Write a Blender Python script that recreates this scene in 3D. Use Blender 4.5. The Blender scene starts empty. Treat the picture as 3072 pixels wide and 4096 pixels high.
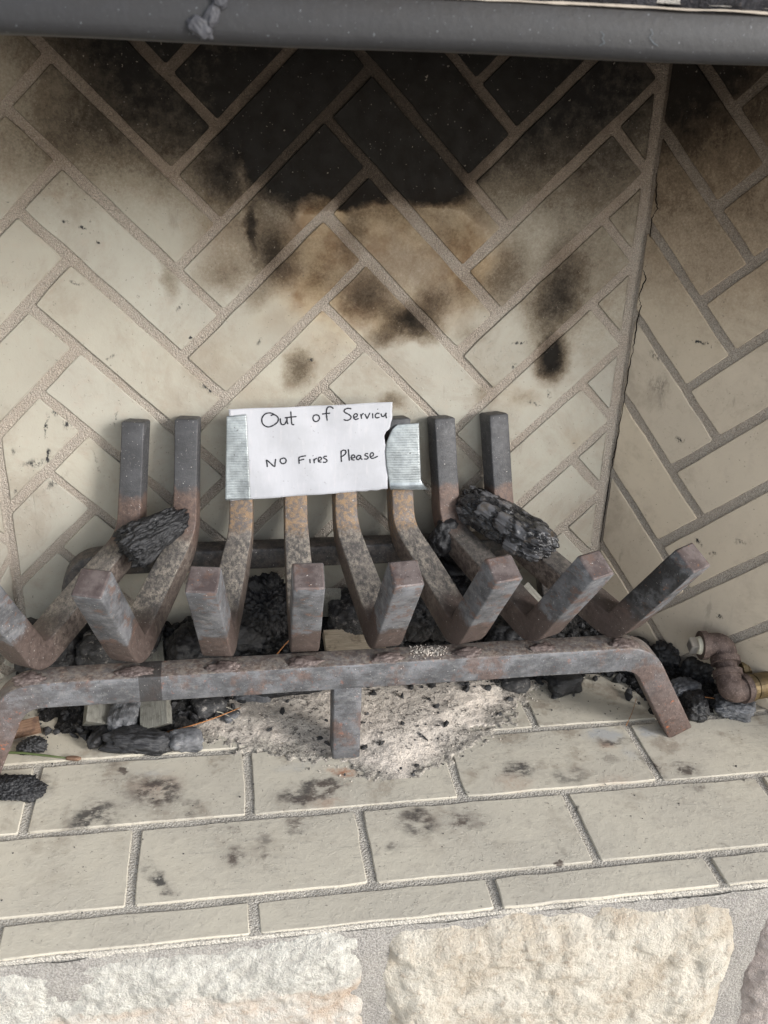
import bpy, math, random
import numpy as np
from mathutils import Matrix, Vector
random.seed(7); RNG = np.random.default_rng(7)
scene = bpy.context.scene
COL = scene.collection

# ------------------------------------------------------------------ camera
cam_d = bpy.data.cameras.new('camera'); cam = bpy.data.objects.new('camera', cam_d); COL.objects.link(cam)
CR = ((0.98667, -0.15850, 0.03680), (-0.03411, -0.42261, -0.90567), (0.15910, 0.89234, -0.42238))
CC = (0.1648, -1.1532, 0.7551)
cam.matrix_world = Matrix(((CR[0][0], -CR[1][0], -CR[2][0], CC[0]), (CR[0][1], -CR[1][1], -CR[2][1], CC[1]),
                           (CR[0][2], -CR[1][2], -CR[2][2], CC[2]), (0, 0, 0, 1)))
cam_d.sensor_fit = 'VERTICAL'; cam_d.sensor_height = 36.0; cam_d.lens = 3882.3 / 4096 * 36.0
cam_d.clip_start = 0.02; cam_d.clip_end = 500
cam_d.dof.use_dof = True; cam_d.dof.focus_distance = 1.12; cam_d.dof.aperture_fstop = 11.0
scene.camera = cam
scene.render.resolution_x, scene.render.resolution_y = 768, 1024

# ------------------------------------------------------------------ light
SUN_DIR = Vector((0.66, -0.64, 0.37)).normalized()          # towards the sun
world = bpy.data.worlds.new('World'); scene.world = world; world.use_nodes = True
wn = world.node_tree; wn.nodes.clear()
wo = wn.nodes.new('ShaderNodeOutputWorld'); wb = wn.nodes.new('ShaderNodeBackground'); ws = wn.nodes.new('ShaderNodeTexSky')
wh = wn.nodes.new('ShaderNodeHueSaturation'); wh.inputs['Saturation'].default_value = 0.36
ws.sky_type = 'NISHITA'; ws.sun_disc = False
ws.sun_elevation = math.asin(SUN_DIR.z); ws.sun_rotation = math.atan2(SUN_DIR.x, SUN_DIR.y)
ws.dust_density = 1.0; ws.air_density = 1.0
wn.links.new(ws.outputs[0], wh.inputs['Color']); wn.links.new(wh.outputs[0], wb.inputs[0]); wn.links.new(wb.outputs[0], wo.inputs[0])
wb.inputs[1].default_value = 0.132
sun_d = bpy.data.lights.new('sun', 'SUN'); sun = bpy.data.objects.new('sun', sun_d); COL.objects.link(sun)
sun_d.energy = 1.1; sun_d.angle = math.radians(18); sun_d.color = (1.0, 0.985, 0.97)
sun.rotation_euler = SUN_DIR.to_track_quat('Z', 'Y').to_euler()
vs = scene.view_settings
vs.view_transform = 'Standard'; vs.look = 'None'; vs.gamma = 1.0; vs.use_curve_mapping = False
vs.exposure = 1.42
scene.render.engine = 'CYCLES'
scene.cycles.use_denoising = True
scene.cycles.max_bounces = 6; scene.cycles.diffuse_bounces = 3; scene.cycles.glossy_bounces = 3

# ------------------------------------------------------------------ data (metres, on the surface each belongs to)
SOOT=[[0.347,0.7027,0.2504,0.1623,0,0.35,0.55],[0.3377,0.6687,0.1581,0.1101,0,0.7,0.8],[0.5812,0.7291,0.2426,0.2145,0,0.0,0.62],[0.0704,0.7485,0.2033,0.1503,0,0.15,0.58],[0.1424,0.6543,0.0953,0.0914,0,0,0.34],[0.2135,0.6704,0.0661,0.1247,0,0.3,0.35],[0.6895,0.5429,0.2551,0.2401,0,0,0.16],[-0.0407,0.7488,0.1509,0.109,0,0.1,-0.38],[0.0677,0.7745,0.1402,0.0952,0,0,0.15],[0.3702,0.5243,0.1302,0.0976,0,0.74,-1.3],[0.2808,0.5949,0.0331,0.0282,0,0.5,-0.7],[0.4427,0.5411,0.0541,0.0685,0,0.4,-0.5],[0.1999,0.5073,0.0323,0.038,0,0,-0.2],[0.1928,0.6555,0.0051,0.092,0,0.0,-0.22]]
SOOT2=[[0.3668,0.604,0.1307,0.031,0,0,0.3],[0.4517,0.5736,0.062,0.0429,0,0,0.2],[0.2327,0.5502,0.0642,0.0633,0,0,0.4],[0.1802,0.5705,0.0681,0.0774,0,0,0.22],[0.502,0.5193,0.0583,0.0675,0,0,0.28],[0.4573,0.4967,0.058,0.0511,0,0,0.2],[0.6038,0.5084,0.1022,0.1096,0,0,0.18],[0.0149,0.656,0.1448,0.0804,0,0,0.2],[0.3697,0.5352,0.1286,0.0925,0,0.6,0.2],[0.5783,0.4171,0.0345,0.0404,-10,0.1,1.05],[0.5752,0.4969,0.0527,0.0984,-8,0.0,0.62],[0.3374,0.4966,0.0478,0.0446,0,0.0,0.5],[0.3957,0.4626,0.0549,0.0317,-20,0.05,0.85],[0.3619,0.4454,0.0346,0.0232,0,0,0.5],[0.319,0.5668,0.0272,0.0501,0,0,0.35],[0.4176,0.4854,0.0346,0.0341,0,0,0.35],[0.2815,0.5184,0.0494,0.0381,35,0,0.22],[0.254,0.4055,0.0284,0.0388,0,0.0,0.55],[0.3738,0.3649,0.025,0.0209,0,0,0.4],[0.2273,0.5396,0.0376,0.0478,0,0,0.45],[0.168,0.5179,0.0532,0.0375,0,0,0.3],[0.1074,0.5177,0.0178,0.0372,0,0,0.32],[0.1663,0.6207,0.0358,0.0396,0,0,0.35],[0.4969,0.3721,0.0245,0.0249,0,0,0.22],[0.5126,0.5305,0.0407,0.067,-20,0,0.22],[0.2039,0.5759,0.0084,0.0412,0,0.1,0.5],[0.5468,0.3651,0.0373,0.0189,0,0,0.18],[0.2105,0.4964,0.0326,0.0219,35,0,0.3],[0.4666,0.4507,0.0355,0.0235,0,0,0.2]]
TAN=[[0.3695,0.5406,0.1674,0.1165,0,0.62,0.85],[0.2596,0.4965,0.0935,0.0496,35,0.1,0.5],[0.1799,0.5601,0.0683,0.0832,0,0.1,0.35],[0.4598,0.5412,0.04,0.044,0,0.3,0.5],[0.2878,0.4401,0.0679,0.0346,0,0,0.3],[0.1487,0.4297,0.082,0.0513,0,0,0.2],[0.5406,0.3652,0.0683,0.0315,0,0,0.3],[0.2808,0.5924,0.0374,0.0309,0,0.3,0.5],[0.6296,0.3057,0.0389,0.0266,0,0,0.25]]
MARKS=[[0.1188,0.4855,0.0106,0.0033,60,0,0.6],[0.1744,0.3711,0.0028,0.0179,-20,0,0.4],[0.0353,0.425,0.0138,0.0028,25,0,0.45],[0.2095,0.4435,0.0044,0.0102,-20,0,0.5],[0.0721,0.4962,0.0031,0.0032,0,0.2,0.9],[0.5334,0.4385,0.0145,0.003,8,0,0.6],[0.5303,0.4085,0.0061,0.0055,0,0,0.7],[0.56,0.3586,0.0125,0.0038,-25,0,0.6],[0.016,0.5731,0.0055,0.003,-10,0,1],[-0.0022,0.5799,0.005,0.002,-10,0,0.7],[0.0321,0.5571,0.0025,0.0026,0,0.3,1.3],[-0.0473,0.3397,0.0032,0.0202,-12,0,1],[-0.035,0.3553,0.0075,0.0047,-30,0,0.7],[-0.0487,0.3007,0.0038,0.0134,-10,0,0.9],[0.1485,0.3834,0.0145,0.0065,-35,0.1,1.2],[0.0825,0.4548,0.0043,0.0039,0,0.2,1.1],[-0.0202,0.342,0.0118,0.0119,0,0,0.7],[0.0345,0.3469,0.0022,0.0155,-8,0,0.5],[-0.066,0.292,0.0217,0.0074,10,0,0.6],[0.1304,0.4468,0.0032,0.0028,0,0,1],[0.0038,0.512,0.0112,0.0026,-8,0,0.6],[-0.0884,0.3078,0.0043,0.0073,0,0,0.5],[0.5805,0.3709,0.0088,0.0032,-60,0,0.9],[-0.0919,0.2557,0.0033,0.0038,0,0,1],[-0.0775,0.4642,0.0101,0.0033,-30,0,0.4],[0.7075,0.0288,0.0216,0.0096,0,0,0.3],[0.271,0.42,0.0051,0.0035,30,0,0.9],[-0.044,0.2666,0.0275,0.0063,40,0,0.45],[0.0079,0.2899,0.0022,0.0248,15,0,0.5]]
RSOOT=[[0.0378,0.7813,0.1945,0.1411,0,0.0,0.45],[0.0126,0.7033,0.0916,0.1504,0,0,0.25],[0.0981,0.5786,0.1765,0.1723,0,0,0.1]]
RMARKS=[[-0.9166,0.3213,0.0283,0.0054,60,0,0.6],[-0.7789,0.1725,0.0067,0.0275,-20,0,0.4],[-1.1581,0.171,0.0447,0.0052,25,0,0.45],[-0.6996,0.2986,0.0098,0.0151,-20,0,0.5],[-1.0459,0.3164,0.0092,0.0056,0,0.2,0.9],[-0.1652,0.4038,0.0185,0.0032,8,0,0.6],[-0.1691,0.3696,0.0078,0.006,0,0,0.7],[-0.1326,0.3237,0.0155,0.004,-25,0,0.6],[0.0919,0.4575,0.0129,0.0034,-5,0,1],[0.1024,0.4585,0.0046,0.0034,0,0,0.9],[0.0431,0.2401,0.0068,0.0039,0,0,0.0],[0.1391,0.2013,0.0102,0.0052,-35,0,1.1],[0.1599,0.192,0.0063,0.0064,0,0,0.7],[0.0905,0.3295,0.0075,0.0061,0,0,0.8],[0.0416,0.4282,0.0163,0.0071,-20,0,0.5],[0.0507,0.3938,0.0214,0.0179,-10,0,0.3],[0.1852,0.1087,0.0064,0.006,0,0,1],[0.1914,0.22,0.0119,0.005,0,0,0.5],[0.1076,0.1197,0.0171,0.0055,10,0,0.3],[0.0909,0.2913,0.0089,0.0044,0,0,0.5]]
FSTAIN=[[0.0118,-0.3048,0.0307,0.0217,10,0.1,0.9],[0.0789,-0.2737,0.0283,0.0245,12,0.0,0.85],[0.0554,-0.2617,0.031,0.0234,0,0,0.4],[0.252,-0.2886,0.0326,0.0154,16,0.2,1.1],[0.23,-0.3014,0.0207,0.012,0,0.1,0.8],[0.1127,-0.3024,0.0152,0.0132,0,0,0.5],[0.159,-0.3805,0.0124,0.0142,-20,0.1,0.8],[0.1854,-0.3772,0.0067,0.0078,0,0,0.6],[0.0908,-0.411,0.0064,0.0158,40,0.1,0.7],[0.0778,-0.3959,0.0102,0.0187,30,0,0.4],[0.2267,-0.3434,0.01,0.0154,0,0,0.7],[0.1574,-0.3399,0.0119,0.0083,0,0,0.4],[0.191,-0.3612,0.0098,0.0067,0,0,0.4],[0.4924,-0.2846,0.0188,0.015,0,0.1,0.9],[0.5498,-0.3036,0.022,0.0149,0,0,0.5],[0.3602,-0.3537,0.0214,0.0199,0,0.1,0.8],[0.4023,-0.3516,0.0123,0.013,0,0,0.7],[0.4193,-0.3572,0.0205,0.0144,0,0,0.35],[0.6966,-0.3057,0.0169,0.0123,0,0.1,0.9],[0.691,-0.3362,0.0143,0.01,20,0.1,0.8],[0.629,-0.2475,0.0268,0.0083,0,0.2,0.9],[0.6571,-0.2953,0.0079,0.0262,20,0.1,0.7],[0.0355,-0.2357,0.0047,0.0049,0,0.5,1.2],[0.3285,-0.388,0.0088,0.0093,0,0,0.5],[0.4926,-0.4332,0.0044,0.0039,0,0.3,1.4],[0.2734,-0.2872,0.0211,0.0093,0,0,0.4],[0.4982,-0.4087,0.004,0.0205,10,0,0.25],[0.2582,-0.3307,0.0305,0.0058,5,0,0.3],[0.0165,-0.2254,0.0158,0.0115,0,0,0.3],[0.5375,-0.3552,0.0063,0.0061,0,0.1,0.8],[0.6087,-0.2769,0.0159,0.0088,0,0,0.3],[0.6798,-0.4274,0.0051,0.0087,0,0,0.5],[-0.0671,-0.2473,0.0306,0.0159,0,0,0.4]]
FRUST=[[0.2908,-0.2669,0.0194,0.0113,0,0.1,1.2],[0.2765,-0.2596,0.0108,0.0081,0,0,0.8],[0.6148,-0.2531,0.0173,0.0146,0,0,0.5],[0.4823,-0.3038,0.0326,0.0241,0,0,0.35],[0.0759,-0.2641,0.0415,0.0311,0,0,0.4],[0.2601,-0.3125,0.031,0.0119,0,0,0.4],[0.6015,-0.3177,0.0439,0.0165,0,0,0.2]]
FCEM=[[0.6199,-0.2319,0.0323,0.0189,0,0.3,1.2],[0.6737,-0.2352,0.0237,0.0134,0,0.2,1.0],[0.6374,-0.2715,0.0172,0.0179,0,0,0.6],[0.2343,-0.2464,0.0433,0.0098,5,0,0.5],[0.0694,-0.238,0.0317,0.0081,0,0,0.5]]
ASHPOLY=[[0.1008,-0.0144],[0.0857,-0.0774],[0.0951,-0.133],[0.1213,-0.1775],[0.1707,-0.2113],[0.2251,-0.2226],[0.2777,-0.249],[0.3175,-0.2781],[0.3582,-0.294],[0.3997,-0.2655],[0.4387,-0.2313],[0.4838,-0.2045],[0.5267,-0.1709],[0.5553,-0.1386],[0.6167,-0.1187],[0.6762,-0.0746]]
BEDPOLY=[[-0.1012,-0.0365],[-0.0728,-0.1097],[-0.0336,-0.1556],[0.0117,-0.174],[0.0664,-0.1802],[0.121,-0.15],[0.1975,-0.0998],[0.2823,-0.0987],[0.4051,-0.1067],[0.5302,-0.1148],[0.6363,-0.1099],[0.6916,-0.0877]]
STROKES=[[[2240,3627],[2197,3642],[2137,3629],[2096,3575],[2105,3509],[2159,3473],[2220,3486],[2281,3531],[2291,3583],[2249,3620],[2200,3611]],[[2317,3579],[2318,3536],[2333,3504],[2367,3507],[2392,3552],[2398,3583],[2397,3541],[2407,3506]],[[2443,3661],[2448,3580],[2456,3506],[2484,3502]],[[2369,3583],[2438,3592],[2513,3596]],[[2760,3611],[2725,3601],[2711,3567],[2730,3532],[2765,3531],[2791,3562],[2780,3600],[2755,3607]],[[2962,3684],[2931,3705],[2892,3699],[2878,3659],[2878,3598],[2886,3536]],[[2822,3617],[2874,3623],[2923,3629]],[[3182,3676],[3138,3684],[3096,3667],[3099,3638],[3147,3611],[3177,3582],[3164,3551],[3124,3538],[3085,3549]],[[3209,3571],[3248,3581],[3255,3605],[3232,3615],[3212,3596],[3212,3564],[3237,3545],[3274,3558]],[[3297,3608],[3304,3577],[3310,3550]],[[3304,3582],[3319,3606],[3338,3613]],[[3350,3607],[3365,3575],[3379,3552],[3397,3585],[3414,3620]],[[3446,3613],[3450,3548]],[[3508,3664],[3512,3657]],[[3532,3606],[3503,3610],[3480,3584],[3493,3554],[3536,3562]],[[3553,3607],[3561,3575],[3582,3570],[3604,3592],[3614,3613],[3613,3578],[3622,3546]],[[2148,2985],[2144,3028],[2140,3070],[2184,3032],[2234,2987],[2243,3031],[2251,3080]],[[2346,3088],[2312,3075],[2307,3043],[2331,3019],[2366,3027],[2379,3061],[2360,3086],[2342,3088]],[[2536,3016],[2535,3058],[2534,3097]],[[2530,3096],[2574,3109],[2622,3116]],[[2535,3058],[2567,3066],[2600,3074]],[[2667,3075],[2672,3021]],[[2706,3116],[2708,3109]],[[2717,3075],[2723,3020]],[[2720,3050],[2734,3071],[2757,3081]],[[2775,3049],[2805,3059],[2810,3080],[2789,3093],[2773,3074],[2776,3038],[2812,3030]],[[2881,3098],[2849,3098],[2842,3079],[2870,3060],[2881,3042],[2861,3025],[2829,3028]],[[3061,3020],[3057,3084],[3056,3155]],[[3049,3150],[3084,3169],[3113,3158],[3109,3122],[3063,3086]],[[3145,3182],[3152,3109],[3159,3033]],[[3184,3067],[3220,3077],[3223,3098],[3202,3109],[3184,3088],[3188,3052],[3224,3043]],[[3302,3096],[3270,3102],[3247,3076],[3258,3049],[3284,3057],[3301,3092],[3302,3064],[3320,3047]],[[3392,3121],[3360,3120],[3353,3100],[3381,3087],[3392,3069],[3374,3053],[3342,3057]],[[3417,3079],[3453,3092],[3460,3115],[3439,3130],[3419,3111],[3421,3075],[3450,3058],[3518,3083]]]
CRACK=[[0.0039,0.6438],[0.0067,0.6203],[0.0117,0.6049],[0.0063,0.5935],[0.0096,0.5442],[0.0041,0.5321],[0.0108,0.5218],[0.0046,0.4978],[0.0089,0.4869],[0.007,0.451],[0.007,0.4269],[0.0057,0.402],[0.0053,0.3706],[0.0038,0.3187],[0.0026,0.2819],[0.0007,0.2576],[-0.0022,0.2292],[-0.0027,0.1938],[-0.0025,0.1433]]

# ------------------------------------------------------------------ numpy noise
def _h(ix, iy, iz, s):
    n = (ix.astype(np.int64) * 374761393 + iy.astype(np.int64) * 668265263 + iz.astype(np.int64) * 2147483647 + s * 974711) & 0xffffffff
    n = ((n ^ (n >> 13)) * 1274126177) & 0xffffffff
    n = ((n ^ (n >> 16)) * 2246822519) & 0xffffffff
    return ((n ^ (n >> 15)) & 0xffffff) / float(0xffffff)
def vnoise(P, s=0):
    P = np.asarray(P, float); i = np.floor(P); f = P - i; f = f * f * (3 - 2 * f); i = i.astype(np.int64)
    r = 0
    for dx in (0, 1):
        for dy in (0, 1):
            for dz in (0, 1):
                w = (f[:, 0] if dx else 1 - f[:, 0]) * (f[:, 1] if dy else 1 - f[:, 1]) * (f[:, 2] if dz else 1 - f[:, 2])
                r = r + w * _h(i[:, 0] + dx, i[:, 1] + dy, i[:, 2] + dz, s)
    return r * 2 - 1
def fbm(P, freq=1.0, oct=4, s=0, gain=.5):
    P = np.asarray(P, float); a = 1.; t = 0; n = 0
    for o in range(oct):
        t = t + a * vnoise(P * freq + 17.3 * o, s + o); n += a; a *= gain; freq *= 2.03
    return t / n
def voro(P, freq=1.0, s=0):
    P = np.asarray(P, float) * freq; i = np.floor(P).astype(np.int64)
    f1 = np.full(len(P), 9.); f2 = np.full(len(P), 9.); cid = np.zeros(len(P))
    for dx in (-1, 0, 1):
        for dy in (-1, 0, 1):
            for dz in (-1, 0, 1):
                j = i + np.array((dx, dy, dz))
                c = np.stack([_h(j[:, 0], j[:, 1], j[:, 2], s + k) for k in (11, 12, 13)], 1) * .8 + .1 + j
                d = np.linalg.norm(c - P, axis=1)
                m = d < f1
                f2 = np.where(m, f1, np.minimum(f2, d)); cid = np.where(m, _h(j[:, 0], j[:, 1], j[:, 2], s + 5), cid); f1 = np.where(m, d, f1)
    return f1, f2, cid
def sdist(pts, poly):
    """signed distance to a 2-D polygon, positive inside"""
    p = np.asarray(pts); q = np.asarray(poly); n = len(q)
    d = np.full(len(p), 1e9); ins = np.zeros(len(p), bool)
    for k in range(n):
        a, b = q[k], q[(k + 1) % n]; e = b - a; w = p - a
        t = np.clip((w @ e) / (e @ e + 1e-15), 0, 1)
        d = np.minimum(d, np.linalg.norm(w - t[:, None] * e, axis=1))
        c = ((a[1] > p[:, 1]) != (b[1] > p[:, 1]))
        xx = (b[0] - a[0]) * (p[:, 1] - a[1]) / (b[1] - a[1] + 1e-15) + a[0]
        ins ^= c & (p[:, 0] < xx)
    return np.where(ins, d, -d)
def sst(a, b, x):
    t = np.clip((x - a) / (b - a), 0, 1); return t * t * (3 - 2 * t)

# ------------------------------------------------------------------ object helpers
def obj(name, verts, faces, mat, parent=None, smooth=False, attrs=None):
    me = bpy.data.meshes.new(name)
    me.from_pydata([tuple(map(float, v)) for v in verts], [], [tuple(map(int, f)) for f in faces])
    me.update()
    if smooth: me.polygons.foreach_set('use_smooth', [True] * len(me.polygons))
    for k, v in (attrs or {}).items():
        a = me.attributes.new(k, 'FLOAT', 'POINT'); a.data.foreach_set('value', np.asarray(v, np.float32))
    o = bpy.data.objects.new(name, me); COL.objects.link(o)
    if mat: me.materials.append(mat)
    if parent: o.parent = parent
    return o
def tag(o, label, cat, group=None):
    o['label'] = label; o['category'] = cat
    if group: o['group'] = group
    return o
def struct(o): o['kind'] = 'structure'; return o
def stuff(o, label=None, cat=None):
    o['kind'] = 'stuff'
    if label: o['label'] = label; o['category'] = cat
    return o
def thing(name, label, cat, loc, group=None):
    o = bpy.data.objects.new(name, None); COL.objects.link(o); o.location = loc; o.empty_display_size = .02
    return tag(o, label, cat, group)
def rebase(o, p):
    """keep world coordinates in the mesh while parented to an Empty at p"""
    o.matrix_parent_inverse = Matrix.Translation(-Vector(p)); return o
def gridfaces(nu, nv):
    F = []
    for j in range(nv - 1):
        for i in range(nu - 1):
            a = j * nu + i; F.append((a, a + 1, a + nu + 1, a + nu))
    return F
_ico = {}
def ico(n):
    if n not in _ico:
        import bmesh
        bm = bmesh.new(); bmesh.ops.create_icosphere(bm, subdivisions=n, radius=1.0)
        _ico[n] = (np.array([v.co[:] for v in bm.verts]), [tuple(v.index for v in f.verts) for f in bm.faces]); bm.free()
    return _ico[n]

# ------------------------------------------------------------------ node helpers
class G:
    def __init__(s, name):
        s.mat = bpy.data.materials.new(name); s.mat.use_nodes = True; s.t = s.mat.node_tree; s.t.nodes.clear()
        s.out = s.t.nodes.new('ShaderNodeOutputMaterial'); s.b = s.t.nodes.new('ShaderNodeBsdfPrincipled')
        s.t.links.new(s.b.outputs[0], s.out.inputs[0])
    def set(s, sock, v):
        if isinstance(v, bpy.types.NodeSocket): s.t.links.new(v, sock)
        elif v is not None:
            if isinstance(v, (tuple, list)) and len(v) == 3 and sock.type == 'RGBA': v = (*v, 1)
            sock.default_value = v
    def n(s, ty, ins=(), **pr):
        nd = s.t.nodes.new(ty)
        for k, v in pr.items(): setattr(nd, k, v)
        for k, v in (ins.items() if isinstance(ins, dict) else enumerate(ins)): s.set(nd.inputs[k], v)
        return nd
    def m(s, op, a, b=None, c=None, clamp=False): return s.n('ShaderNodeMath', (a, b, c), operation=op, use_clamp=clamp).outputs[0]
    def vm(s, op, a, b=None): return s.n('ShaderNodeVectorMath', (a, b), operation=op).outputs[0]
    def pos(s): return s.n('ShaderNodeNewGeometry').outputs['Position']
    def nz(s): return s.sep(s.n('ShaderNodeNewGeometry').outputs['Normal'])[2]
    def sep(s, v): return s.n('ShaderNodeSeparateXYZ', (v,)).outputs
    def comb(s, x, y, z=0.): return s.n('ShaderNodeCombineXYZ', (x, y, z)).outputs[0]
    def noise(s, v, sc, det=4, ro=.55, dist=0., col=False):
        nd = s.n('ShaderNodeTexNoise', {'Vector': v, 'Scale': sc, 'Detail': det, 'Roughness': ro, 'Distortion': dist})
        return nd.outputs['Color' if col else 'Fac']
    def voro(s, v, sc, feat='F1', out='Distance'): return s.n('ShaderNodeTexVoronoi', {'Vector': v, 'Scale': sc}, feature=feat).outputs[out]
    def mapr(s, v, a, b, c=0., d=1., smooth=True):
        nd = s.n('ShaderNodeMapRange', (v, a, b, c, d)); nd.interpolation_type = 'SMOOTHSTEP' if smooth else 'LINEAR'; nd.clamp = True
        return nd.outputs[0]
    def mix(s, f, a, b, mode='MIX'):
        nd = s.n('ShaderNodeMix', data_type='RGBA', blend_type=mode, clamp_factor=True)
        s.set(nd.inputs[0], f); s.set(nd.inputs[6], a); s.set(nd.inputs[7], b); return nd.outputs[2]
    def ramp(s, f, stops):
        nd = s.n('ShaderNodeValToRGB', (f,)); e = nd.color_ramp.elements
        while len(e) < len(stops): e.new(.5)
        for k, (p, c) in enumerate(stops): e[k].position = p; e[k].color = (*c, 1)
        return nd.outputs[0]
    def attr(s, a): return s.n('ShaderNodeAttribute', attribute_name=a).outputs['Fac']
    def bump(s, h, st, dist=.001, nrm=None):
        return s.n('ShaderNodeBump', {'Height': h, 'Strength': st, 'Distance': dist, 'Normal': nrm}).outputs[0]
    def scl(s, v, x, y, z): return s.vm('MULTIPLY', v, (x, y, z))
    def blobs(s, v2, L, acc=0.):
        for (cx, cy, rx, ry, rot, inner, st) in L:
            mp = s.n('ShaderNodeMapping', {'Vector': v2, 'Location': (cx, cy, 0), 'Rotation': (0, 0, math.radians(rot)), 'Scale': (rx, ry, 1)}, vector_type='TEXTURE').outputs[0]
            l = s.n('ShaderNodeVectorMath', (mp,), operation='LENGTH').outputs['Value']
            acc = s.m('MULTIPLY_ADD', s.mapr(l, 1., inner, 0., 1.), st, acc)
        return acc
    def fin(s, col, rough=.8, normal=None, spec=.3, metal=0.):
        s.set(s.b.inputs['Base Color'], col); s.set(s.b.inputs['Roughness'], rough); s.set(s.b.inputs['Specular IOR Level'], spec)
        s.set(s.b.inputs['Metallic'], metal)
        if normal is not None: s.set(s.b.inputs['Normal'], normal)
        return s.mat
def warp(g, v, sc, amt):
    c = g.noise(v, sc, 3, .6, col=True)
    return g.vm('ADD', v, g.vm('MULTIPLY', g.vm('SUBTRACT', c, (.5, .5, .5)), (amt, amt, amt)))

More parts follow.
